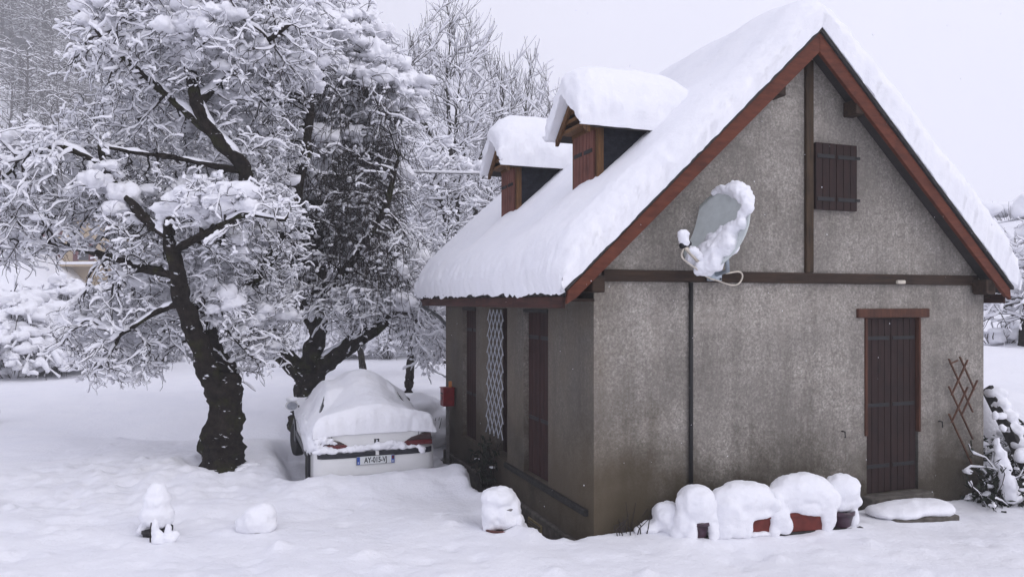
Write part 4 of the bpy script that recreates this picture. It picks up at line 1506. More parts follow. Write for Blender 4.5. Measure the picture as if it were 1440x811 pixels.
    def thick(a, b):
        x = (a - X0)
        top = np.interp(b, [-.1, .3, .75, 1.3, 1.75, 2.25, 2.8, 3.3, 4.2], [1.31, 1.33, 1.39, 1.53, 1.63, 1.61, 1.42, 1.22, 1.0])
        top = top - np.interp(np.abs(x - .10 * np.clip((b - .5) / 1.2, 0, 1)), [0, .2, .45, .7, .86, 1.0], [0, .04, .20, .38, .50, .60]) * np.interp(b, [0, .5, 1.4, 2.4], [.35, .75, 1.05, 1.1])
        top = top + .02 * fbm(np.stack([a, b, a * 0], -1), 2.2, 3, 3)
        return np.maximum(top - base(a, b), .10)
    aa = edge_spaced(-.02, 1.70, 70, .1, .1); bb = np.concatenate([np.linspace(-.045, .5, 40)[:-1], np.linspace(.5, 4.1, 90)])
    heightfield_snow('snow_load', aa, bb, base, thick, (.12, .10), (.12, .2), car, bulge=.008, amp=(.006, .026), freq=9, seed=8)
    # snow plastered down the left flank, over the left lamp, along the bumper and sill
    blob('flank_snow', [(.02, .5, .82, .07, .55, .16), (.0, 1.5, .86, .05, .9, .14), (.03, .12, .80, .10, .13, .14), (.01, 2.4, .84, .05, .6, .12), (.0, 1.0, .70, .025, .8, .2)], .03, car, .03, 6)
    blob('lamp_snow', [(.13, -.03, .845, .14, .035, .05), (.08, -.02, .745, .06, .05, .06), (.27, -.03, .80, .05, .02, .025), (.18, -.035, .715, .05, .02, .02)], .012, car, .02, 20)
    blob('bumper_snow', [(.28, -.045, .69, .30, .05, .04), (.62, -.04, .70, .25, .05, .045), (.98, -.03, .725, .30, .06, .065), (1.22, -.04, .69, .2, .05, .035), (.15, -.01, .70, .15, .09, .06), (1.47, -.05, .65, .06, .05, .06)], .014, car, .022, 14)


build_car()


# ------------------------------------------------------------------ things on and around the cottage (built in its frame, placed in the world)
def H(u, v, z):
    p = HO + DU * u + DV * v
    return (float(p[0]), float(p[1]), z)


def smooth_path(pts, n=6):
    p = np.asarray([np.asarray(q, float) for q in pts])
    e = np.vstack([2 * p[0] - p[1], p, 2 * p[-1] - p[-2]])
    out = []
    for i in range(1, len(e) - 2):
        for k in range(n):
            t = k / n
            out.append(.5 * (2 * e[i] + (e[i + 1] - e[i - 1]) * t + (2 * e[i - 1] - 5 * e[i] + 4 * e[i + 1] - e[i + 2]) * t * t + (3 * e[i] - e[i - 1] - 3 * e[i + 1] + e[i + 2]) * t ** 3))
    return np.array(out + [p[-1]])


def build_dish():
    d = thing('satellite_dish', 'grey satellite dish with snow heaped in its lower half, fixed to the gable beam', 'satellite dish', H(1.47, -.05, 2.7), HROT)
    inv = lambda w: np.array([(np.asarray(w)[:2] - np.array(H(1.47, -.05, 0)[:2])) @ DU, (np.asarray(w)[:2] - np.array(H(1.47, -.05, 0)[:2])) @ DV, w[2] - 2.7])
    c = inv(P(1013, 327, 7.66))
    nw = np.array([-.78, -.50, .36]); nw /= np.linalg.norm(nw)
    nl = np.array([nw[:2] @ DU, nw[:2] @ DV, nw[2]])
    q = Vector(nl).to_track_quat('Z', 'Y')
    rot = q.to_matrix()
    rx, ry, dep = .42, .46, .085
    m = MB(); K, S = 9, 96
    V, Fc = [], []
    for sgn in (0, 1):
        for i in range(K + 1):
            r = i / K
            for k in range(S):
                a = 2 * math.pi * k / S
                V.append((rx * r * math.cos(a), ry * r * math.sin(a), dep * r * r - sgn * .012))
    for sgn in (0, 1):
        o = sgn * (K + 1) * S
        for i in range(K):
            for k in range(S):
                a, b = o + i * S + k, o + i * S + (k + 1) % S
                Fc.append((a, b, b + S, a + S))
    for k in range(S):
        a, b = K * S + k, K * S + (k + 1) % S
        Fc.append((a, b, b + (K + 1) * S, a + (K + 1) * S))
    V = [tuple(np.array(rot @ Vector(v)) + c) for v in V]
    m.add(V, Fc)
    refl = m.build('reflector', 'dish_grey', d, True)
    up = np.array(rot.inverted() @ Vector((0, 0, 1)))
    g = np.array([up[0], up[1]]); g /= np.linalg.norm(g)        # "up" within the dish plane
    side = np.array([-g[1], g[0]])
    if (rot @ Vector((side[0], side[1], 0))).x < 0: side = -side
    L = lambda a, b, z: tuple(np.array(rot @ Vector((*(side * a * rx + g * b * ry), z))) + c)
    ells = []
    def e(a, b, z, r, rr=None): ells.append((*L(a, b, z), r, r, rr or r))
    for a, b, r in ((0, -.75, .13), (.15, -.55, .15), (-.1, -.5, .13), (.3, -.35, .13), (.05, -.3, .13), (.45, -.2, .12), (.2, -.1, .1), (.42, .02, .09), (-.3, -.62, .11), (.0, -.95, .12), (.25, -.8, .12),
                    (.55, -.45, .12), (-.12, -.2, .09), (-.5, -.7, .08), (.6, .05, .09), (.72, .25, .08), (.8, .05, .07), (.5, -.02, .08)):
        e(a, b, dep * (a * a + b * b) + .03, r * .82)
    for t in np.linspace(-.35, 1.15, 11):
        r = .045 + .045 * max(0, math.sin((t + .1) * 2.2)) 
        e(math.sin(t) * .99, math.cos(t) * .99, dep + .012, r)
    blob('dish_snow', ells, .016, d, .02, 14)
    # feed arm, receiver, bracket, mast
    foot = np.array(L(0, -.97, .02)); lnb = inv(P(961, 345, 7.35))
    MB().bar(foot, lnb, .03, .035).build('feed_arm', 'arm_cream', d, bevel=.004)
    dirv = (c - lnb) / np.linalg.norm(c - lnb)
    MB().tube([lnb - dirv * .03, lnb + dirv * .09], .03, 12).build('receiver', 'iron', d, True)
    blob('receiver_snow', [(*(lnb + (0, 0, .085)), .055, .055, .075), (*(lnb + (.02, 0, .03)), .05, .045, .05)], .012, d, .015, 18)
    t = (foot * .62 + lnb * .38)
    blob('arm_snow', [(*(foot * (1 - k) + lnb * k + np.array([0, 0, .045])), .05, .05, .04) for k in (.1, .25, .4, .55, .68)], .014, d, .015, 15)
    MB().box(-.16, .02, -.035, -.01, -.07, .085).build('wall_plate', 'galvanised', d, bevel=.004)
    bk = MB()
    for x in (-.14, .0):
        for z in (-.05, .065):
            bk.lathe([(.012, 0), (.012, .01)], (0, 0, 0), 6)
            for i in range(len(bk.v) - 12, len(bk.v)):
                a, b, cc = bk.v[i]; bk.v[i] = (x + a, -.034 - cc, z + b)
    bk.build('bolts', 'iron', d)
    back = c - nl * .03
    MB().tube([(-.05, -.03, .0), (.0, -.16, .03), back * .55 + np.array([0, -.1, .0]), back], .025, 10).build('mast', 'galvanised', d, True)
    MB().tube(smooth_path([lnb + (0, 0, -.03), lnb + (.0, .02, -.12), (lnb + foot) / 2 + (0, 0, -.10), foot + (0, 0, -.06), (-.05, -.06, -.07), (.1, -.08, -.115), (.2, -.08, -.10), (.26, -.07, -.02), (.22, -.06, .03), (.06, -.05, .01)]), .009, 8).build('lead', 'arm_cream', d, True)


build_dish()


def build_letterbox():
    b = thing('letterbox', 'small red letterbox on a grey post against the far corner of the cottage', 'letterbox', H(-.13, 5.05, -.3), HROT)
    MB().box(-.025, .025, -.025, .025, -.1, 1.05).build('post', 'post_grey', b, bevel=.004)
    bx = MB().box(-.10, .09, -.10, .10, 1.0, 1.285).build('box', 'red_paint', b, bevel=.01)
    MB().box(-.11, .1, -.11, .11, 1.285, 1.305).build('lid', 'red_paint', b, bevel=.006)
    MB().box(-.106, -.098, -.06, .06, 1.2, 1.22).build('slot', 'iron', bx)
    MB().box(-.115, -.10, -.012, .012, 1.10, 1.15).build('lock', 'wheel_silver', bx)
    MB().box(.02, .07, -.02, .02, 1.3, 1.40).build('wooden_stub', 'orange_wood', b, bevel=.004)


build_letterbox()


def build_lattice():
    t = thing('lattice', 'white diamond lattice hung in the middle opening of the side wall', 'trellis', H(-.04, 2.92, .55), HROT)
    m = MB(); w, h = .64, 1.75
    def clip(a, b):
        # keep the part of segment with |y| <= w/2 and 0<=z<=h
        t0, t1 = 0., 1.
        d = b - a
        for p, q in ((-d[0], a[0] + w / 2), (d[0], w / 2 - a[0]), (-d[1], a[1]), (d[1], h - a[1])):
            if abs(p) < 1e-9:
                if q < 0: return None
                continue
            r = q / p
            if p < 0: t0 = max(t0, r)
            else: t1 = min(t1, r)
        return None if t0 >= t1 else (a + d * t0, a + d * t1)
    sx, sz = .155, .23
    for s in (-1, 1):
        for k in range(-16, 17):
            a = np.array([-2.0 * 1, k * sz / 1 - s * 2.0 * sz / sx]); b = np.array([2.0, k * sz + s * 2.0 * sz / sx])
            c = clip(a, b)
            if c is None: continue
            (y0, z0), (y1, z1) = c
            fl = lambda y, z: y * (1 + .12 * (1 - z / h)) + .05 * (1 - z / h)
            m.bar((s * .005, fl(y0, z0), z0), (s * .005, fl(y1, z1), z1), .008, .011, (1, 0, 0))
    m.build('slats', 'lattice_white', t)
    fm, lf = FM(), FM()
    rng = np.random.default_rng(3)
    n = 22
    T = np.empty((n, 6, 3)); T[:, 0] = np.stack([rng.uniform(-.06, .02, n), rng.uniform(-.25, .35, n), np.full(n, -.75)], -1)
    d = np.stack([rng.normal(-.05, .08, n), rng.normal(0, .15, n), np.full(n, 1.)], -1)
    ln = rng.uniform(.3, .8, n)
    for j in range(1, 6):
        T[:, j] = T[:, j - 1] + d * (ln / 5)[:, None] + rng.normal(0, .02, (n, 3))
    pl = thing('climbing_plant', 'dark leafless climber at the foot of the white lattice', 'plant', H(-.1, 2.98, .55 - .0), HROT)
    add_tubes(fm, T, np.full((n, 6), .006), 4)
    link('stems', fm.mesh('stems'), 'twig', pl)
    C = T[:, 2:].reshape(-1, 3)
    C = np.repeat(C, 2, 0) + rng.normal(0, .035, (len(C) * 2, 3))
    a = rng.normal(size=(len(C), 3)) * .03; b = rng.normal(size=(len(C), 3)) * .018
    V = np.stack([C - a, C + b, C + a, C - b], 1).reshape(-1, 3)
    lf.add(V, [np.arange(len(V)).reshape(-1, 4)])
    link('leaves', lf.mesh('leaves', False), 'leaf_dark', pl)
    fs = FM()
    add_pillows(fs, C[::60] + [0, 0, .02], np.full(len(C[::60]), .028), .6, .3, 2, rng)
    link('snow', fs.mesh('snow'), 'snow', pl)


build_lattice()


def build_planters():
    rot = R(11.8)
    o = np.array([1.70, 7.33]); e = np.array([math.cos(rot), math.sin(rot)]); f = np.array([-e[1], e[0]])
    W = lambda t, s, z: (*(o + e * t + f * s), z)
    zb = .07
    bench = thing('plank_shelf', 'dark wet plank shelf low in the snow carrying the row of planters', 'shelf', W(1.0, .12, zb), rot)
    for y in (-.13, .05, .16):
        MB().box(-.95, 1.02, y, y + .1, -.09, -.02).build('plank', 'dark_plank', bench, bevel=.008)
    for x in (-.85, .1, .95):
        MB().box(x, x + .07, -.12, .24, -.2, -.092).build('bearer', 'dark_plank', bench, bevel=.006)
    blob('plank_snow', [(-.1, -.12, -.02, .25, .03, .025)], .012, bench, .012, 16)

    def pot(t, label, ells, sc=1.):
        p = thing('flower_pot', label, 'flower pot', W(t, .12, zb - .07), rot)
        MB().lathe([(.10 * sc, 0), (.125 * sc, .08), (.15 * sc, .17), (.165 * sc, .175), (.168 * sc, .215), (.15 * sc, .218), (.14 * sc, .19)], sides=28).build('pot', 'purple_glaze', p, True)
        MB().lathe([(.06, .18), (.142 * sc, .186)], sides=20).build('soil', 'soil', p)
        blob('snow', ells, .018, p, .013, 10, seed=int(t * 10))
    pot(.18, 'purple glazed pot under a round snow ball at the left end of the planter row',
        [(.0, -.02, .38, .20, .20, .19), (.01, -.02, .27, .17, .17, .12), (-.16, -.03, .2, .08, .1, .16), (-.2, -.02, .05, .07, .09, .12), (.18, -.06, .2, .10, .09, .2), (.24, -.02, .3, .1, .12, .12), (-.09, -.13, .1, .06, .05, .14), (.14, -.13, .1, .05, .05, .12)])
    pot(1.82, 'purple pot half hidden under a snow ball, at the right end of the planter row',
        [(.03, .0, .43, .20, .18, .16), (.0, .0, .31, .18, .16, .12), (.13, -.05, .15, .06, .07, .15), (.12, -.03, .32, .1, .1, .12)], .95)

    def trough(t, w, label, ells):
        p = thing('planter', label, 'planter', W(t, .10, zb - .02), rot)
        h = .2
        m = MB()
        a, b = w / 2, .11
        v = [(-a * .95, -b * .9, 0), (a * .95, -b * .9, 0), (a * .95, b * .9, 0), (-a * .95, b * .9, 0), (-a, -b, h), (a, -b, h), (a, b, h), (-a, b, h),
             (-a + .015, -b + .015, h), (a - .015, -b + .015, h), (a - .015, b - .015, h), (-a + .015, b - .015, h), (-a + .015, -b + .015, h - .04), (a - .015, -b + .015, h - .04), (a - .015, b - .015, h - .04), (-a + .015, b - .015, h - .04)]
        fcs = [(3, 2, 1, 0), (12, 13, 14, 15)]
        for k in range(4):
            j = (k + 1) % 4
            fcs += [(k, j, 4 + j, 4 + k), (4 + k, 4 + j, 8 + j, 8 + k), (8 + k, 8 + j, 12 + j, 12 + k)]
        m.add(v, fcs)
        tr = m.build('trough', 'terracotta', p, bevel=.008)
        MB().box(-a - .012, a + .012, -b - .012, b + .012, h - .045, h - .004).build('rim', 'terracotta', tr, bevel=.008)
        MB().box(-a + .02, a - .02, -b + .02, b - .02, h - .06, h - .035).build('soil', 'soil', p)
        blob('snow', ells, .02, p, .013, 10, seed=int(t * 10))
    trough(.70, .62, 'left terracotta trough, snow spilling far over its left half',
           [(-.02, .0, .36, .32, .19, .16), (.12, .0, .34, .22, .18, .17), (-.2, -.06, .26, .15, .15, .18), (-.24, -.10, .1, .12, .08, .14), (-.12, -.11, .08, .10, .06, .12), (-.33, -.05, .05, .06, .08, .12), (.0, -.02, .24, .30, .15, .09), (-.02, -.12, .07, .06, .05, .12), (-.1, -.12, .18, .16, .06, .1), (.1, -.11, .2, .2, .06, .05), (.3, -.04, .3, .1, .14, .12)])
    trough(1.34, .64, 'right terracotta trough with a taller smooth loaf of snow',
           [(.02, .0, .40, .34, .19, .18), (-.12, .0, .36, .22, .18, .17), (.2, -.04, .33, .15, .16, .18), (.28, -.10, .15, .09, .07, .18), (.24, -.1, .03, .05, .05, .08), (-.29, -.1, .17, .11, .08, .16), (-.36, -.11, .02, .05, .05, .1), (-.22, -.11, .08, .08, .06, .1), (.0, -.02, .26, .30, .15, .1), (.08, -.11, .21, .2, .06, .06), (.33, -.04, .3, .1, .14, .14), (-.32, -.03, .3, .1, .14, .14)])
    sh = thing('snow_capped_shrub', 'low dead shrub under a snow hump between the house corner and the first purple pot', 'shrub', W(-.14, .3, .02), rot)
    blob('snow', [(.1, .0, .17, .16, .18, .18), (.16, -.06, .06, .12, .16, .16), (-.08, .0, .07, .12, .12, .07), (-.2, .0, .05, .08, .06, .04)], .02, sh, .02, 9)
    m = MB(); rng = random.Random(4)
    for k in range(26):
        x, y = rng.uniform(-.45, .1), rng.uniform(-.1, .2)
        m.tube([(x, y, -.1), (x + rng.uniform(-.06, .06), y, .1), (x + rng.uniform(-.1, .1), y, rng.uniform(.12, .34))], [.008, .006, .003], 5)
    m.build('stems', 'twig', sh)


build_planters()


def on_ground(px, py, D):
    p = P(px, py, D); p[2] = float(terrain(p[0], p[1])); return p


def build_yard():
    # left foreground: a snow-coned pot with a little snow-fingered plant before it
    p = on_ground(221, 742, 7.75)
    t = thing('flower_pot', 'black pot under a tall cone of snow, alone on the left of the front lawn', 'flower pot', p)
    MB().lathe([(.11, -.2), (.14, .03), (.155, .035), (.155, .07), (.13, .07)], sides=24).build('pot', 'pot_black', t, True)
    blob('snow_cone', [(0, 0, .2, .175, .17, .15), (0, 0, .33, .14, .14, .14), (-.01, 0, .44, .10, .10, .10), (-.06, 0, .40, .08, .09, .07), (-.13, -.05, .06, .06, .08, .06)], .016, t, .018, 10)
    p = on_ground(228, 768, 7.45)
    t = thing('small_plant', 'little plant with snow-covered leaves like fingers, in front of the snow cone', 'plant', p)
    blob('snow', [(-.07, 0, .13, .045, .045, .12), (-.05, 0, .05, .06, .05, .09), (.06, .0, .11, .035, .035, .085), (.13, 0, .08, .045, .03, .03), (.01, -.02, .03, .11, .07, .06), (.07, -.03, .04, .08, .06, .05)], .012, t, .012, 12)
    MB().tube([(-.12, .02, -.05), (-.125, .01, .08), (-.11, 0, .2)], [.012, .01, .006], 6).build('stem', 'twig', t)
    p = on_ground(362, 736, 7.9)
    t = thing('snow_mound', 'rounded lump of snow over a buried stone, left of centre on the front lawn', 'snow mound', p)
    blob('snow', [(0, 0, .10, .19, .19, .17), (.05, 0, .16, .14, .15, .13), (-.10, 0, .06, .13, .15, .12), (.08, -.04, .05, .13, .12, .11)], .018, t, .02, 8)
    MB().lathe([(.10, -.06), (.12, -.03), (.12, .0), (.08, .03)], (.05, -.02, 0), 14).build('stone', 'stone', t, True)
    # right of centre: snow-capped tub on a red saucer
    p = on_ground(706, 742, 7.72)
    t = thing('flower_tub', 'snow-smothered tub on a reddish saucer beside the cottage side wall', 'flower pot', p)
    MB().lathe([(.10, 0), (.19, .0), (.205, .03), (.195, .035), (.1, .015)], sides=28).build('saucer', 'saucer_red', t, True)
    MB().lathe([(.12, .02), (.15, .2), (.16, .24), (.14, .25)], sides=24).build('pot', 'post_grey', t, True)
    blob('snow', [(-.04, 0, .33, .19, .19, .11), (-.10, -.03, .2, .12, .15, .18), (.02, -.05, .16, .11, .13, .16), (.13, .0, .22, .07, .12, .12), (.17, -.05, .10, .05, .07, .07), (-.12, -.02, .06, .09, .13, .1), (.0, -.10, .1, .14, .06, .09)], .016, t, .016, 10)
    # snow slab by the gable door
    p = on_ground(1285, 728, 8.4)
    t = thing('snowy_slab', 'flat stone slab under a smooth pad of snow at the foot of the gable door', 'slab', p, R(14))
    MB().box(-.42, .42, -.22, .22, -.1, .03).build('stone', 'stone', t, bevel=.02)
    blob('snow', [(-.2, 0, .06, .3, .25, .09), (.2, 0, .07, .3, .25, .09), (0, 0, .08, .3, .24, .09), (-.42, .02, .05, .15, .2, .07)], .022, t, .012, 6)
    # snow hump beyond the car
    p = on_ground(590, 575, 13.3)
    t = thing('snowy_bush', 'low bush under a rounded hood of snow just right of the car roof', 'bush', p)
    blob('snow', [(0, 0, .55, .42, .45, .25), (-.15, 0, .4, .4, .45, .3), (.25, .0, .35, .4, .4, .2), (.1, 0, .1, .6, .5, .3)], .04, t, .04, 4)
    m = MB(); rng = random.Random(8)
    for k in range(24):
        x = rng.uniform(-.4, .4); y = rng.uniform(-.46, -.2)
        m.tube([(x * .6, y * .5, 0), (x, y, .25), (x * 1.1, y * 1.1, .42)], [.01, .008, .004], 5)
    m.build('stems', 'twig', t)
    # dry tufts in the snow at the wall foot
    fm = FM(); r = np.random.default_rng(6)


build_yard()


def build_right_bank():
    # brown diamond trellis on the gable, right of the door
    t = thing('garden_trellis', 'brown wooden diamond trellis leaning on the gable right of the door', 'trellis', H(5.08, -.03, .3), HROT)
    m = MB()
    def sl(a, b, k): m.bar((a[0], -.012 * k, a[1]), (b[0], -.012 * k, b[1]), .012, .022, (0, 1, 0))
    for k, (x, z) in enumerate([(-.17, 1.34), (-.17, 1.0), (-.17, .66), (.02, 1.36)]):
        L = .62 if k < 3 else .36
        sl((x - .03, z + .06), (x + L * .62, z - L), 1)
    for x, z in [(-.15, .98), (-.15, .64), (.02, .72)]:
        sl((x - .02, z - .03), (x + .26, z + .40), 2)
    sl((-.19, 1.34), (-.06, 1.38), 2)
    m.build('slats', 'trellis_wood', t)
    # climbing rose, snow-loaded
    rng = np.random.default_rng(12)
    c = thing('climbing_rose', 'snow-loaded climbing rose sprawling at the foot of the brown trellis', 'plant', H(5.30, -.22, -.1), HROT)
    fm, fs, fl = FM(), FM(), FM()
    n = 90
    T = np.empty((n, 7, 3))
    T[:, 0] = np.stack([rng.uniform(-.15, .55, n), rng.uniform(-.25, .1, n), np.zeros(n)], -1)
    d = np.stack([rng.normal(.1, .65, n), rng.normal(-.1, .25, n), rng.uniform(.4, 1.1, n)], -1)
    d /= np.linalg.norm(d, axis=1)[:, None]
    ln = .35 + .9 * rng.random(n) ** 2.2
    for j in range(1, 7):
        d = d + rng.normal(0, .22, (n, 3)) + [0, 0, -.1]
        T[:, j] = T[:, j - 1] + d * (ln / 6)[:, None]
    T[..., 1] = np.minimum(T[..., 1], .15)
    add_tubes(fm, T, np.full((n, 7), .006), 4)
    add_snow(fs, T[::2], np.full((n, 7), .006)[::2], .03, .018, 4, 6., thin=.15)
    link('stems', fm.mesh('stems'), 'twig', c)
    C = np.repeat(T[:, 1:].reshape(-1, 3), 2, 0); C = C + rng.normal(0, .04, C.shape)
    a = rng.normal(size=C.shape) * .026; b = rng.normal(size=C.shape) * .017
    V = np.stack([C - a, C + b, C + a, C - b], 1).reshape(-1, 3)
    fl.add(V, [np.arange(len(V)).reshape(-1, 4)])
    link('leaves', fl.mesh('leaves', False), 'leaf_dark', c)
    k = rng.choice(len(C), 34, replace=False)
    add_pillows(fs, C[k] + [0, 0, .02], rng.uniform(.02, .055, 34), .7, .4, 4, rng)
    link('snow', fs.mesh('snow'), 'snow', c)
    blob('snow_runs', [(-.08, -.2, .78, .05, .05, .10), (-.05, -.22, .62, .06, .06, .14), (-.02, -.24, .45, .07, .07, .16), (.04, -.26, .27, .10, .09, .16), (.08, -.27, .16, .12, .1, .1),
                       (.32, -.22, .62, .09, .08, .08), (.5, -.26, .34, .09, .08, .16), (.6, -.3, .2, .1, .08, .13), (.7, -.3, .1, .12, .1, .1),
                       (.02, -.1, 1.12, .03, .03, .06), (.14, -.1, 1.1, .07, .04, .04), (.12, -.12, .96, .05, .05, .05)], .018, c, .025, 9)
    # creeping shrub on the bank, and the dark board that edges it
    s = thing('creeping_shrub', 'dark small-leaved shrub half under snow on the bank at the right edge', 'shrub', P(1432, 668, 9.5))
    n = 80
    T = np.empty((n, 5, 3)); T[:, 0] = np.stack([rng.uniform(-.35, .7, n), rng.uniform(-.2, .5, n), rng.uniform(-.4, .45, n)], -1)
    T[:, 0, 2] = T[:, 0, 1] * .9 + rng.uniform(-.15, .1, n)
    d = np.stack([rng.normal(0, .6, n), rng.normal(-.3, .3, n), rng.normal(.5, .3, n)], -1); ln = rng.uniform(.2, .5, n)
    for j in range(1, 5):
        d = d + rng.normal(0, .2, (n, 3)) + [0, 0, -.22]
        T[:, j] = T[:, j - 1] + d * (ln / 4)[:, None]
    fm, fs, fl = FM(), FM(), FM()
    add_tubes(fm, T, np.full((n, 5), .006), 4)
    add_snow(fs, T, np.full((n, 5), .006), .03, .02, 4, 6.)
    link('stems', fm.mesh('stems'), 'twig', s)
    C = np.repeat(T[:, 1:].reshape(-1, 3), 4, 0); C = C + rng.normal(0, .045, C.shape)
    a = rng.normal(size=C.shape) * .022; b = rng.normal(size=C.shape) * .015
    V = np.stack([C - a, C + b, C + a, C - b], 1).reshape(-1, 3)
    fl.add(V, [np.arange(len(V)).reshape(-1, 4)])
    link('leaves', fl.mesh('leaves', False), 'leaf_dark', s)
    k = rng.choice(len(C), 50, replace=False)
    add_pillows(fs, C[k] + [0, 0, .02], rng.uniform(.02, .08, 50), .65, .4, 4, rng)
    link('snow', fs.mesh('snow'), 'snow', s)
    a, b = P(1388, 545, 9.75), P(1455, 680, 9.05)
    e = thing('edging_board', 'dark sloping board edging the snowy bank at the right edge of the photo', 'board', (a + b) / 2)
    m = MB().bar(a - (a + b) / 2, b - (a + b) / 2, .06, .16).build('board', 'dark_plank', e, bevel=.008)
    h = a - (a + b) / 2
    blob('snow', [(*(h * k + np.array([.06, .06, .10])), .12, .16, .09) for k in (.7, .45, .2, -.1, -.4, -.7, -.9)], .02, e, .02, 8)
    # far snowy bushes above the bank
    g = 'snow-humped bushes on the bank right of the cottage'
    for px, py, D, w, lb in ((1402, 488, 16, .45, 'low snow-humped bush on the crest of the bank just past the house corner'), (1440, 492, 17, .6, 'snow-humped bush cut by the right edge of the photo, on the bank crest'),
                             (1425, 345, 38, 1.5, 'distant snow-humped bush on the slope beneath the right eave')):
        p = on_ground(px, py, D)
        o = thing('snowy_bush', lb, 'bush', p, 0, g)
        r = random.Random(int(px + D))
        blob('snow', [(r.uniform(-1, 1) * w, r.uniform(-.5, .5) * w, r.uniform(.15, .6) * w, w * r.uniform(.25, .5), w * .4, w * r.uniform(.16, .3)) for _ in range(12)], w * .06, o, w * .05, 4 / w)
        m = MB()
        for k in range(40):
            x, y = r.uniform(-1.2, 1.2) * w, r.uniform(-.7, .3) * w
            m.tube([(x * .7, y * .7, 0), (x, y, w * .3), (x * 1.1, y * 1.1 - .05, w * r.uniform(.3, .7))], [.012, .01, .006], 4)
        m.build('stems', 'twig', o)


build_right_bank()


# ------------------------------------------------------------------ hedges and shrubs on the left, beige house, cable
def arching_shrub(w, h, n, seed):
    """Fountain of snow-bowed stems. Returns (stems mesh, snow mesh)."""
    rng = np.random.default_rng(seed)
    fm, fs = FM(), FM()
    K = 8
    a = rng.uniform(0, 6.28, n); r = np.sqrt(rng.random(n)) * w
    tip = np.stack([np.cos(a) * r, np.sin(a) * r * .8, np.zeros(n)], -1)
    H0 = h * (1 - .75 * (r / w) ** 2) * rng.uniform(.75, 1.1, n)
    s = np.linspace(0, 1, K)[None, :, None]
    T = tip[:, None, :] * (.25 + .75 * s ** .8)
    T[..., 2] = H0[:, None] * np.sin(s[..., 0] * math.pi * .78) * 1.05
    T += np.cumsum(rng.normal(0, .025 * w, (n, K, 3)), 1)
    T[..., 2] = np.maximum(T[..., 2], -.05)
    add_tubes(fm, T, np.linspace(.014, .006, K)[None] * np.ones((n, 1)), 4)
    add_snow(fs, T, np.linspace(.014, .006, K)[None] * np.ones((n, 1)), .14, .065, seed, 2.6)
    m = n * 2
    i = rng.integers(0, n, m); j = rng.integers(3, K, m)
    add_pillows(fs, T[i, j], (.05 + .16 * rng.random(m) ** 2) * (w / 1.4), .85, .5, seed, rng)
    i = np.repeat(np.arange(n), 4); j = rng.integers(2, K, len(i))
    Q = np.empty((len(i), 4, 3)); Q[:, 0] = T[i, j]
    d = rng.normal(0, .6, (len(i), 3)) + [0, 0, -.2]
    for q in range(1, 4):
        Q[:, q] = Q[:, q - 1] + d * .09; d = d + [0, 0, -.25]
    add_tubes(fm, Q, np.full((len(i), 4), .006), 3)
    add_snow(fs, Q, np.full((len(i), 4), .006), .05, .035, seed + 1, 4.)
    return fm.mesh('stems'), fs.mesh('snow')


def build_left_shrubs():
    variants = [arching_shrub(1.5, 1.5, 130, 51), arching_shrub(1.9, 1.2, 150, 52), arching_shrub(1.2, 1.9, 120, 53)]
    spots = [(20, 512, 24, 0, 1.45, 'snow-bowed shrub at the left edge of the lawn, nearest of the hedge', 1.1), (85, 508, 26, 1, 1.4, 'wide shrub bent flat by snow, second from the left edge of the lawn', 1.1),
             (125, 505, 27, 2, .9, 'upright shrub with dark gaps under snow, at the lawn edge left of the old tree', 1.0), (-35, 505, 25, 2, 1.4, 'tall shrub under snow cut by the left edge of the photo', 1.2),
             (15, 470, 29, 1, 2.2, 'upper snow-bowed shrub at the left edge, behind the first', 1.2), (85, 462, 31, 0, 1.9, 'shrub with round snow heads, in the second row below the beige house', 1.2),
             (180, 505, 29, 0, .9, 'snow-bowed shrub seen under the low twigs left of the old trunk', 1.0), (240, 505, 31, 1, 1.0, 'flattened snowy shrub just left of the old trunk', 1.0),
             (350, 503, 31, 2, .9, 'snowy shrub seen between the two dark trunks', 1.0), (405, 503, 32, 0, .9, 'snowy shrub behind the fork of the tree by the car', 1.0),
             (470, 505, 32, 1, 1.0, 'flat snowy shrub beyond the car roof', 1.0), (545, 505, 32, 2, 1.0, 'upright snowy shrub beyond the car, left of the black-stemmed small tree', 1.0), (610, 505, 33, 0, 1.0, 'snowy shrub at the far house corner beyond the letterbox', 1.0),
             (150, 460, 35, 2, 1.6, 'tall snowy shrub on the slope under the beige house', 1.2), (300, 480, 36, 0, 1.4, 'large snow-laden shrub seen through the crown of the old tree', 1.4), (410, 470, 38, 2, 1.4, 'large snowy shrub on the rise behind the tree by the car', 1.4), (520, 470, 38, 1, 1.5, 'broad snow-laden shrub far behind the car', 1.5), (620, 470, 38, 0, 1.5, 'broad snowy shrub behind the small trees left of the cottage', 1.5)]
    for k, (px, py, D, v, sc, lb, _) in enumerate(spots):
        p = on_ground(px, py, D)
        o = thing('snowy_shrub', lb, 'shrub', p, k * 1.3, 'snow-laden shrubs along the far edge of the lawn')
        o.scale = (sc, sc, sc)
        st, sn = variants[v]
        for nm, me, mt in (('stems', st, 'twig'), ('snow', sn, 'tree_snow')):
            c = bpy.data.objects.new(nm, me); COL.objects.link(c); c.parent = o
            if not me.materials: me.materials.append(M[mt])


build_left_shrubs()


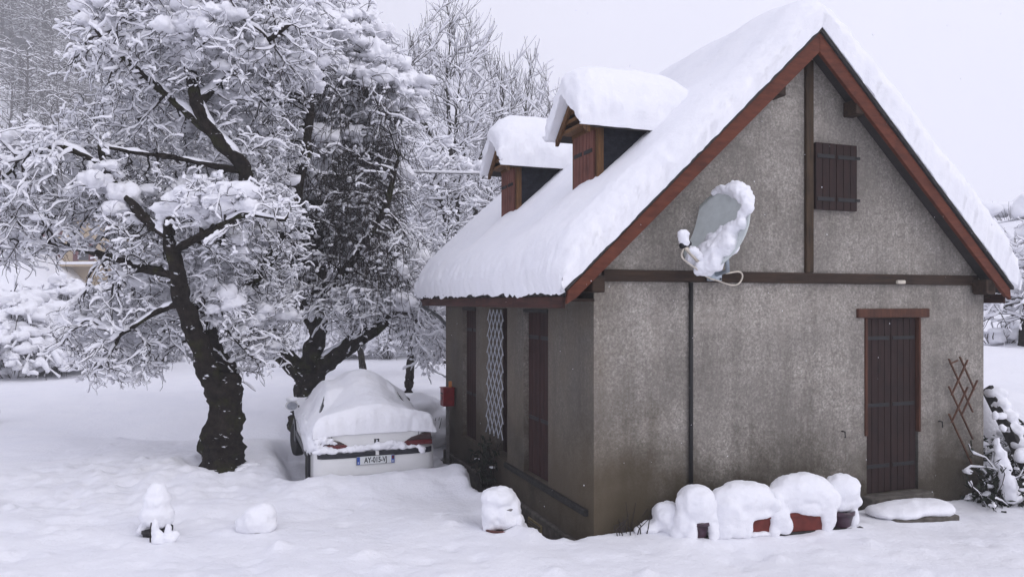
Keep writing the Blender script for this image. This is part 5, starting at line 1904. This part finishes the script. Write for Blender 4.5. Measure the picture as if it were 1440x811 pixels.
def build_far_house():
    p = on_ground(118, 372, 60)
    z0 = p[2]
    h = thing('beige_house', 'beige house with maroon shutters seen through the branches on the left', 'house', p, R(-8))
    MB().box(-4.2, 4.2, 0, 6, -2.5, 5.2).build('wall', 'beige_wall', h)
    rf = MB().prism([(-4.7, 5.1), (4.7, 5.1), (4.7, 5.25), (0, 8.3), (-4.7, 5.25)], 1, -.5, 6.5).build('roof', 'roof_tile', h)
    MB().prism([(-4.8, 5.26), (0, 8.32), (4.8, 5.26), (4.8, 5.7), (0, 8.85), (-4.8, 5.7)], 1, -.6, 6.6).build('roof_snow', 'snow', h, bevel=.15)
    MB().box(-4.4, 4.4, -1.3, -.01, 1.05, 1.2).build('balcony', 'beige_wall', h)
    MB().box(-4.3, 4.3, -1.35, -.1, 1.2, 1.42).build('balcony_snow', 'snow', h, bevel=.06)
    for x in (-2.9, 0, 2.9):
        for z in (1.6, 3.6) if x else (1.6,):
            w = MB().box(x - .45, x + .45, -.03, .0, z, z + 1.3).build('window', 'glass_dark', h)
            for s in (-1, 1):
                MB().box(x + s * .7 - .24, x + s * .7 + .24, -.06, -.0, z - .05, z + 1.35).build('shutter', 'maroon', w)
    t = thing('snow_capped_box', 'dark box with a cushion of snow in front of the beige house', 'box', on_ground(85, 372, 52))
    MB().box(-.35, .35, -.3, .3, -.2, .55).build('crate', 'pot_black', t, bevel=.03)
    blob('snow', [(0, 0, .68, .45, .4, .22)], .05, t, .03, 3)


build_far_house()


def build_cable():
    a, b = P(-60, 186, 16.5), P(765, 246, 17)
    n = 60
    s = np.linspace(0, 1, n)[:, None]
    pts = a * (1 - s) + b * s
    pts[:, 2] -= .25 * np.sin(np.pi * s[:, 0])
    o = thing('overhead_cable', 'thin overhead cable lined with snow, passing behind the trees towards the dormers', 'cable', a)
    MB().tube(pts - a, .012, 6).build('wire', 'cable_black', o, True)
    fs = FM()
    add_snow(fs, (pts - a)[None], np.full((1, n), .012), .04, .022, 3, 1.0, thin=-.3)
    link('snow', fs.mesh('snow'), 'tree_snow', o)
    q = thing('utility_pole', 'wooden pole behind the far dormer carrying the overhead cable', 'pole', (b[0], b[1], 0))
    MB().tube([(0, 0, -.4), (0, 0, b[2] + .3)], [.12, .09], 12).build('post', 'dark_plank', q, True)
    MB().box(-.06, .06, -.5, .5, b[2] - .02, b[2] + .08).build('cross_arm', 'dark_plank', q)


build_cable()


# ------------------------------------------------------------------ far wooded hillside: reads as one mass
def build_wood():
    rng = np.random.default_rng(77)
    temps = []
    for k in range(3):
        base = np.zeros(3); Hh = 13.
        seeds = [([base, [0, 0, Hh * .4], [.3, 0, Hh * .7], [.2, .2, Hh * .95]], [.3, .22, .13, .06])]
        d = rng.normal(size=(260, 3)); d /= np.linalg.norm(d, axis=1)[:, None]
        A = d * (rng.uniform(.1, 1, 260) ** .33)[:, None] * [3.4, 3.4, 5.2] + [0, 0, 8.2]
        N, par, fr = colonize(seeds, A, .7, 6, 1.1, 60, (0, 0, .12), .2, rng)
        r = radii_of(N, par, fr, .035, 2.2)
        fm, fs = FM(), FM()
        for Pn, Rn in by_len(chains_of(N, par, r), N, r):
            add_tubes(fm, Pn, Rn * 1.25, 3); add_snow(fs, Pn, Rn, .04, .034, k, 1.)
        for T, Rt in make_twigs(N, par, r, None, per=1, L=(.8, 1.8), K=3, droop=.3, up=.2, rmaxsel=.09, tip=.03, rng=rng):
            add_tubes(fm, T, Rt * 1.2, 3); add_snow(fs, T[::2], Rt[::2], .04, .03, k, 1.2)
        temps.append(((np.concatenate(fm.V), fm.Fc), (np.concatenate(fs.V), fs.Fc)))
    fb, fs = FM(), FM()
    cnt = 0
    while cnt < 560:
        y = 85 + 240 * rng.random() ** 1.1; t = rng.uniform(-.80, -.22)
        x = t * y
        if x > -30: continue
        z = max(.70 * max(0, -x - 27) + .05 * y - 3, float(terrain(x, y)) if y < 150 and x > -150 else -99)
        p = np.array([x, y, 0]);
        z = .70 * max(0, -x - 27) + 6 * float(fbm(p[None], .02, 4, 21)[0]) - 3 + .05 * y + .3
        k = int(rng.integers(3)); sc = rng.uniform(.8, 1.5) * (.75 if y < 120 else 1); a = rng.uniform(0, 6.28)
        Rm = np.array([[math.cos(a), -math.sin(a), 0], [math.sin(a), math.cos(a), 0], [0, 0, 1]]) * sc
        for f, (V, Fc) in ((fb, temps[k][0]), (fs, temps[k][1])):
            f.add(V @ Rm.T + [x, y, z - .5], Fc)
        cnt += 1
    root = thing('far_wood', 'hazy snow-covered wood on the hillside at the upper left', 'wood')
    root['kind'] = 'stuff'
    o = link('trunks', fb.mesh('trunks', False), 'twig', root)
    o = link('snow', fs.mesh('snow', False), 'tree_snow', root)


build_wood()


def build_snowfall():
    rng = np.random.default_rng(99)
    n = 450
    D = rng.uniform(2.2, 11, n) ; x = rng.uniform(-.75, .75, n) * D; z = CZ + rng.uniform(-.38, .45, n) * D
    k = (z > .3) & ~((uv_of(x, D)[0] > -.6) & (uv_of(x, D)[1] > -.35))
    C = np.stack([x, D, z], -1)[k]
    v = np.array([[1, 0, 0], [-1, 0, 0], [0, 1, 0], [0, -1, 0], [0, 0, 1], [0, 0, -1]], float)
    f = np.array([[0, 2, 4], [2, 1, 4], [1, 3, 4], [3, 0, 4], [2, 0, 5], [1, 2, 5], [3, 1, 5], [0, 3, 5]])
    r = .0012 + .0026 * rng.random(len(C)) ** 2
    V = v[None] * r[:, None, None] * rng.uniform(.7, 1.3, (len(C), 6, 1)) * np.array([1, 1, 1.6]) + C[:, None, :]
    F2 = (f[None] + (np.arange(len(C)) * 6)[:, None, None]).reshape(-1, 3)
    tag(link('snowfall', fast_mesh('snowfall', V.reshape(-1, 3), [F2]), 'tree_snow'), 'snowflakes drifting down in the air', None, kind='stuff')


build_snowfall()


def build_haze():
    mb = MB().box(-640, 680, -60, 545, -6, 270)
    t = NT('haze_air'); t.n.remove(t.b)
    v = t.n.new('ShaderNodeVolumePrincipled'); v.inputs['Density'].default_value = .0022
    v.inputs['Color'].default_value = (.99, .99, 1, 1)
    v.inputs['Anisotropy'].default_value = .2
    out = [n for n in t.n if n.type == 'OUTPUT_MATERIAL'][0]
    t.l.new(v.outputs['Volume'], out.inputs['Volume'])
    tag(mb.build('haze', t.m), 'pale snow haze filling the valley', None, kind='stuff')


build_haze()
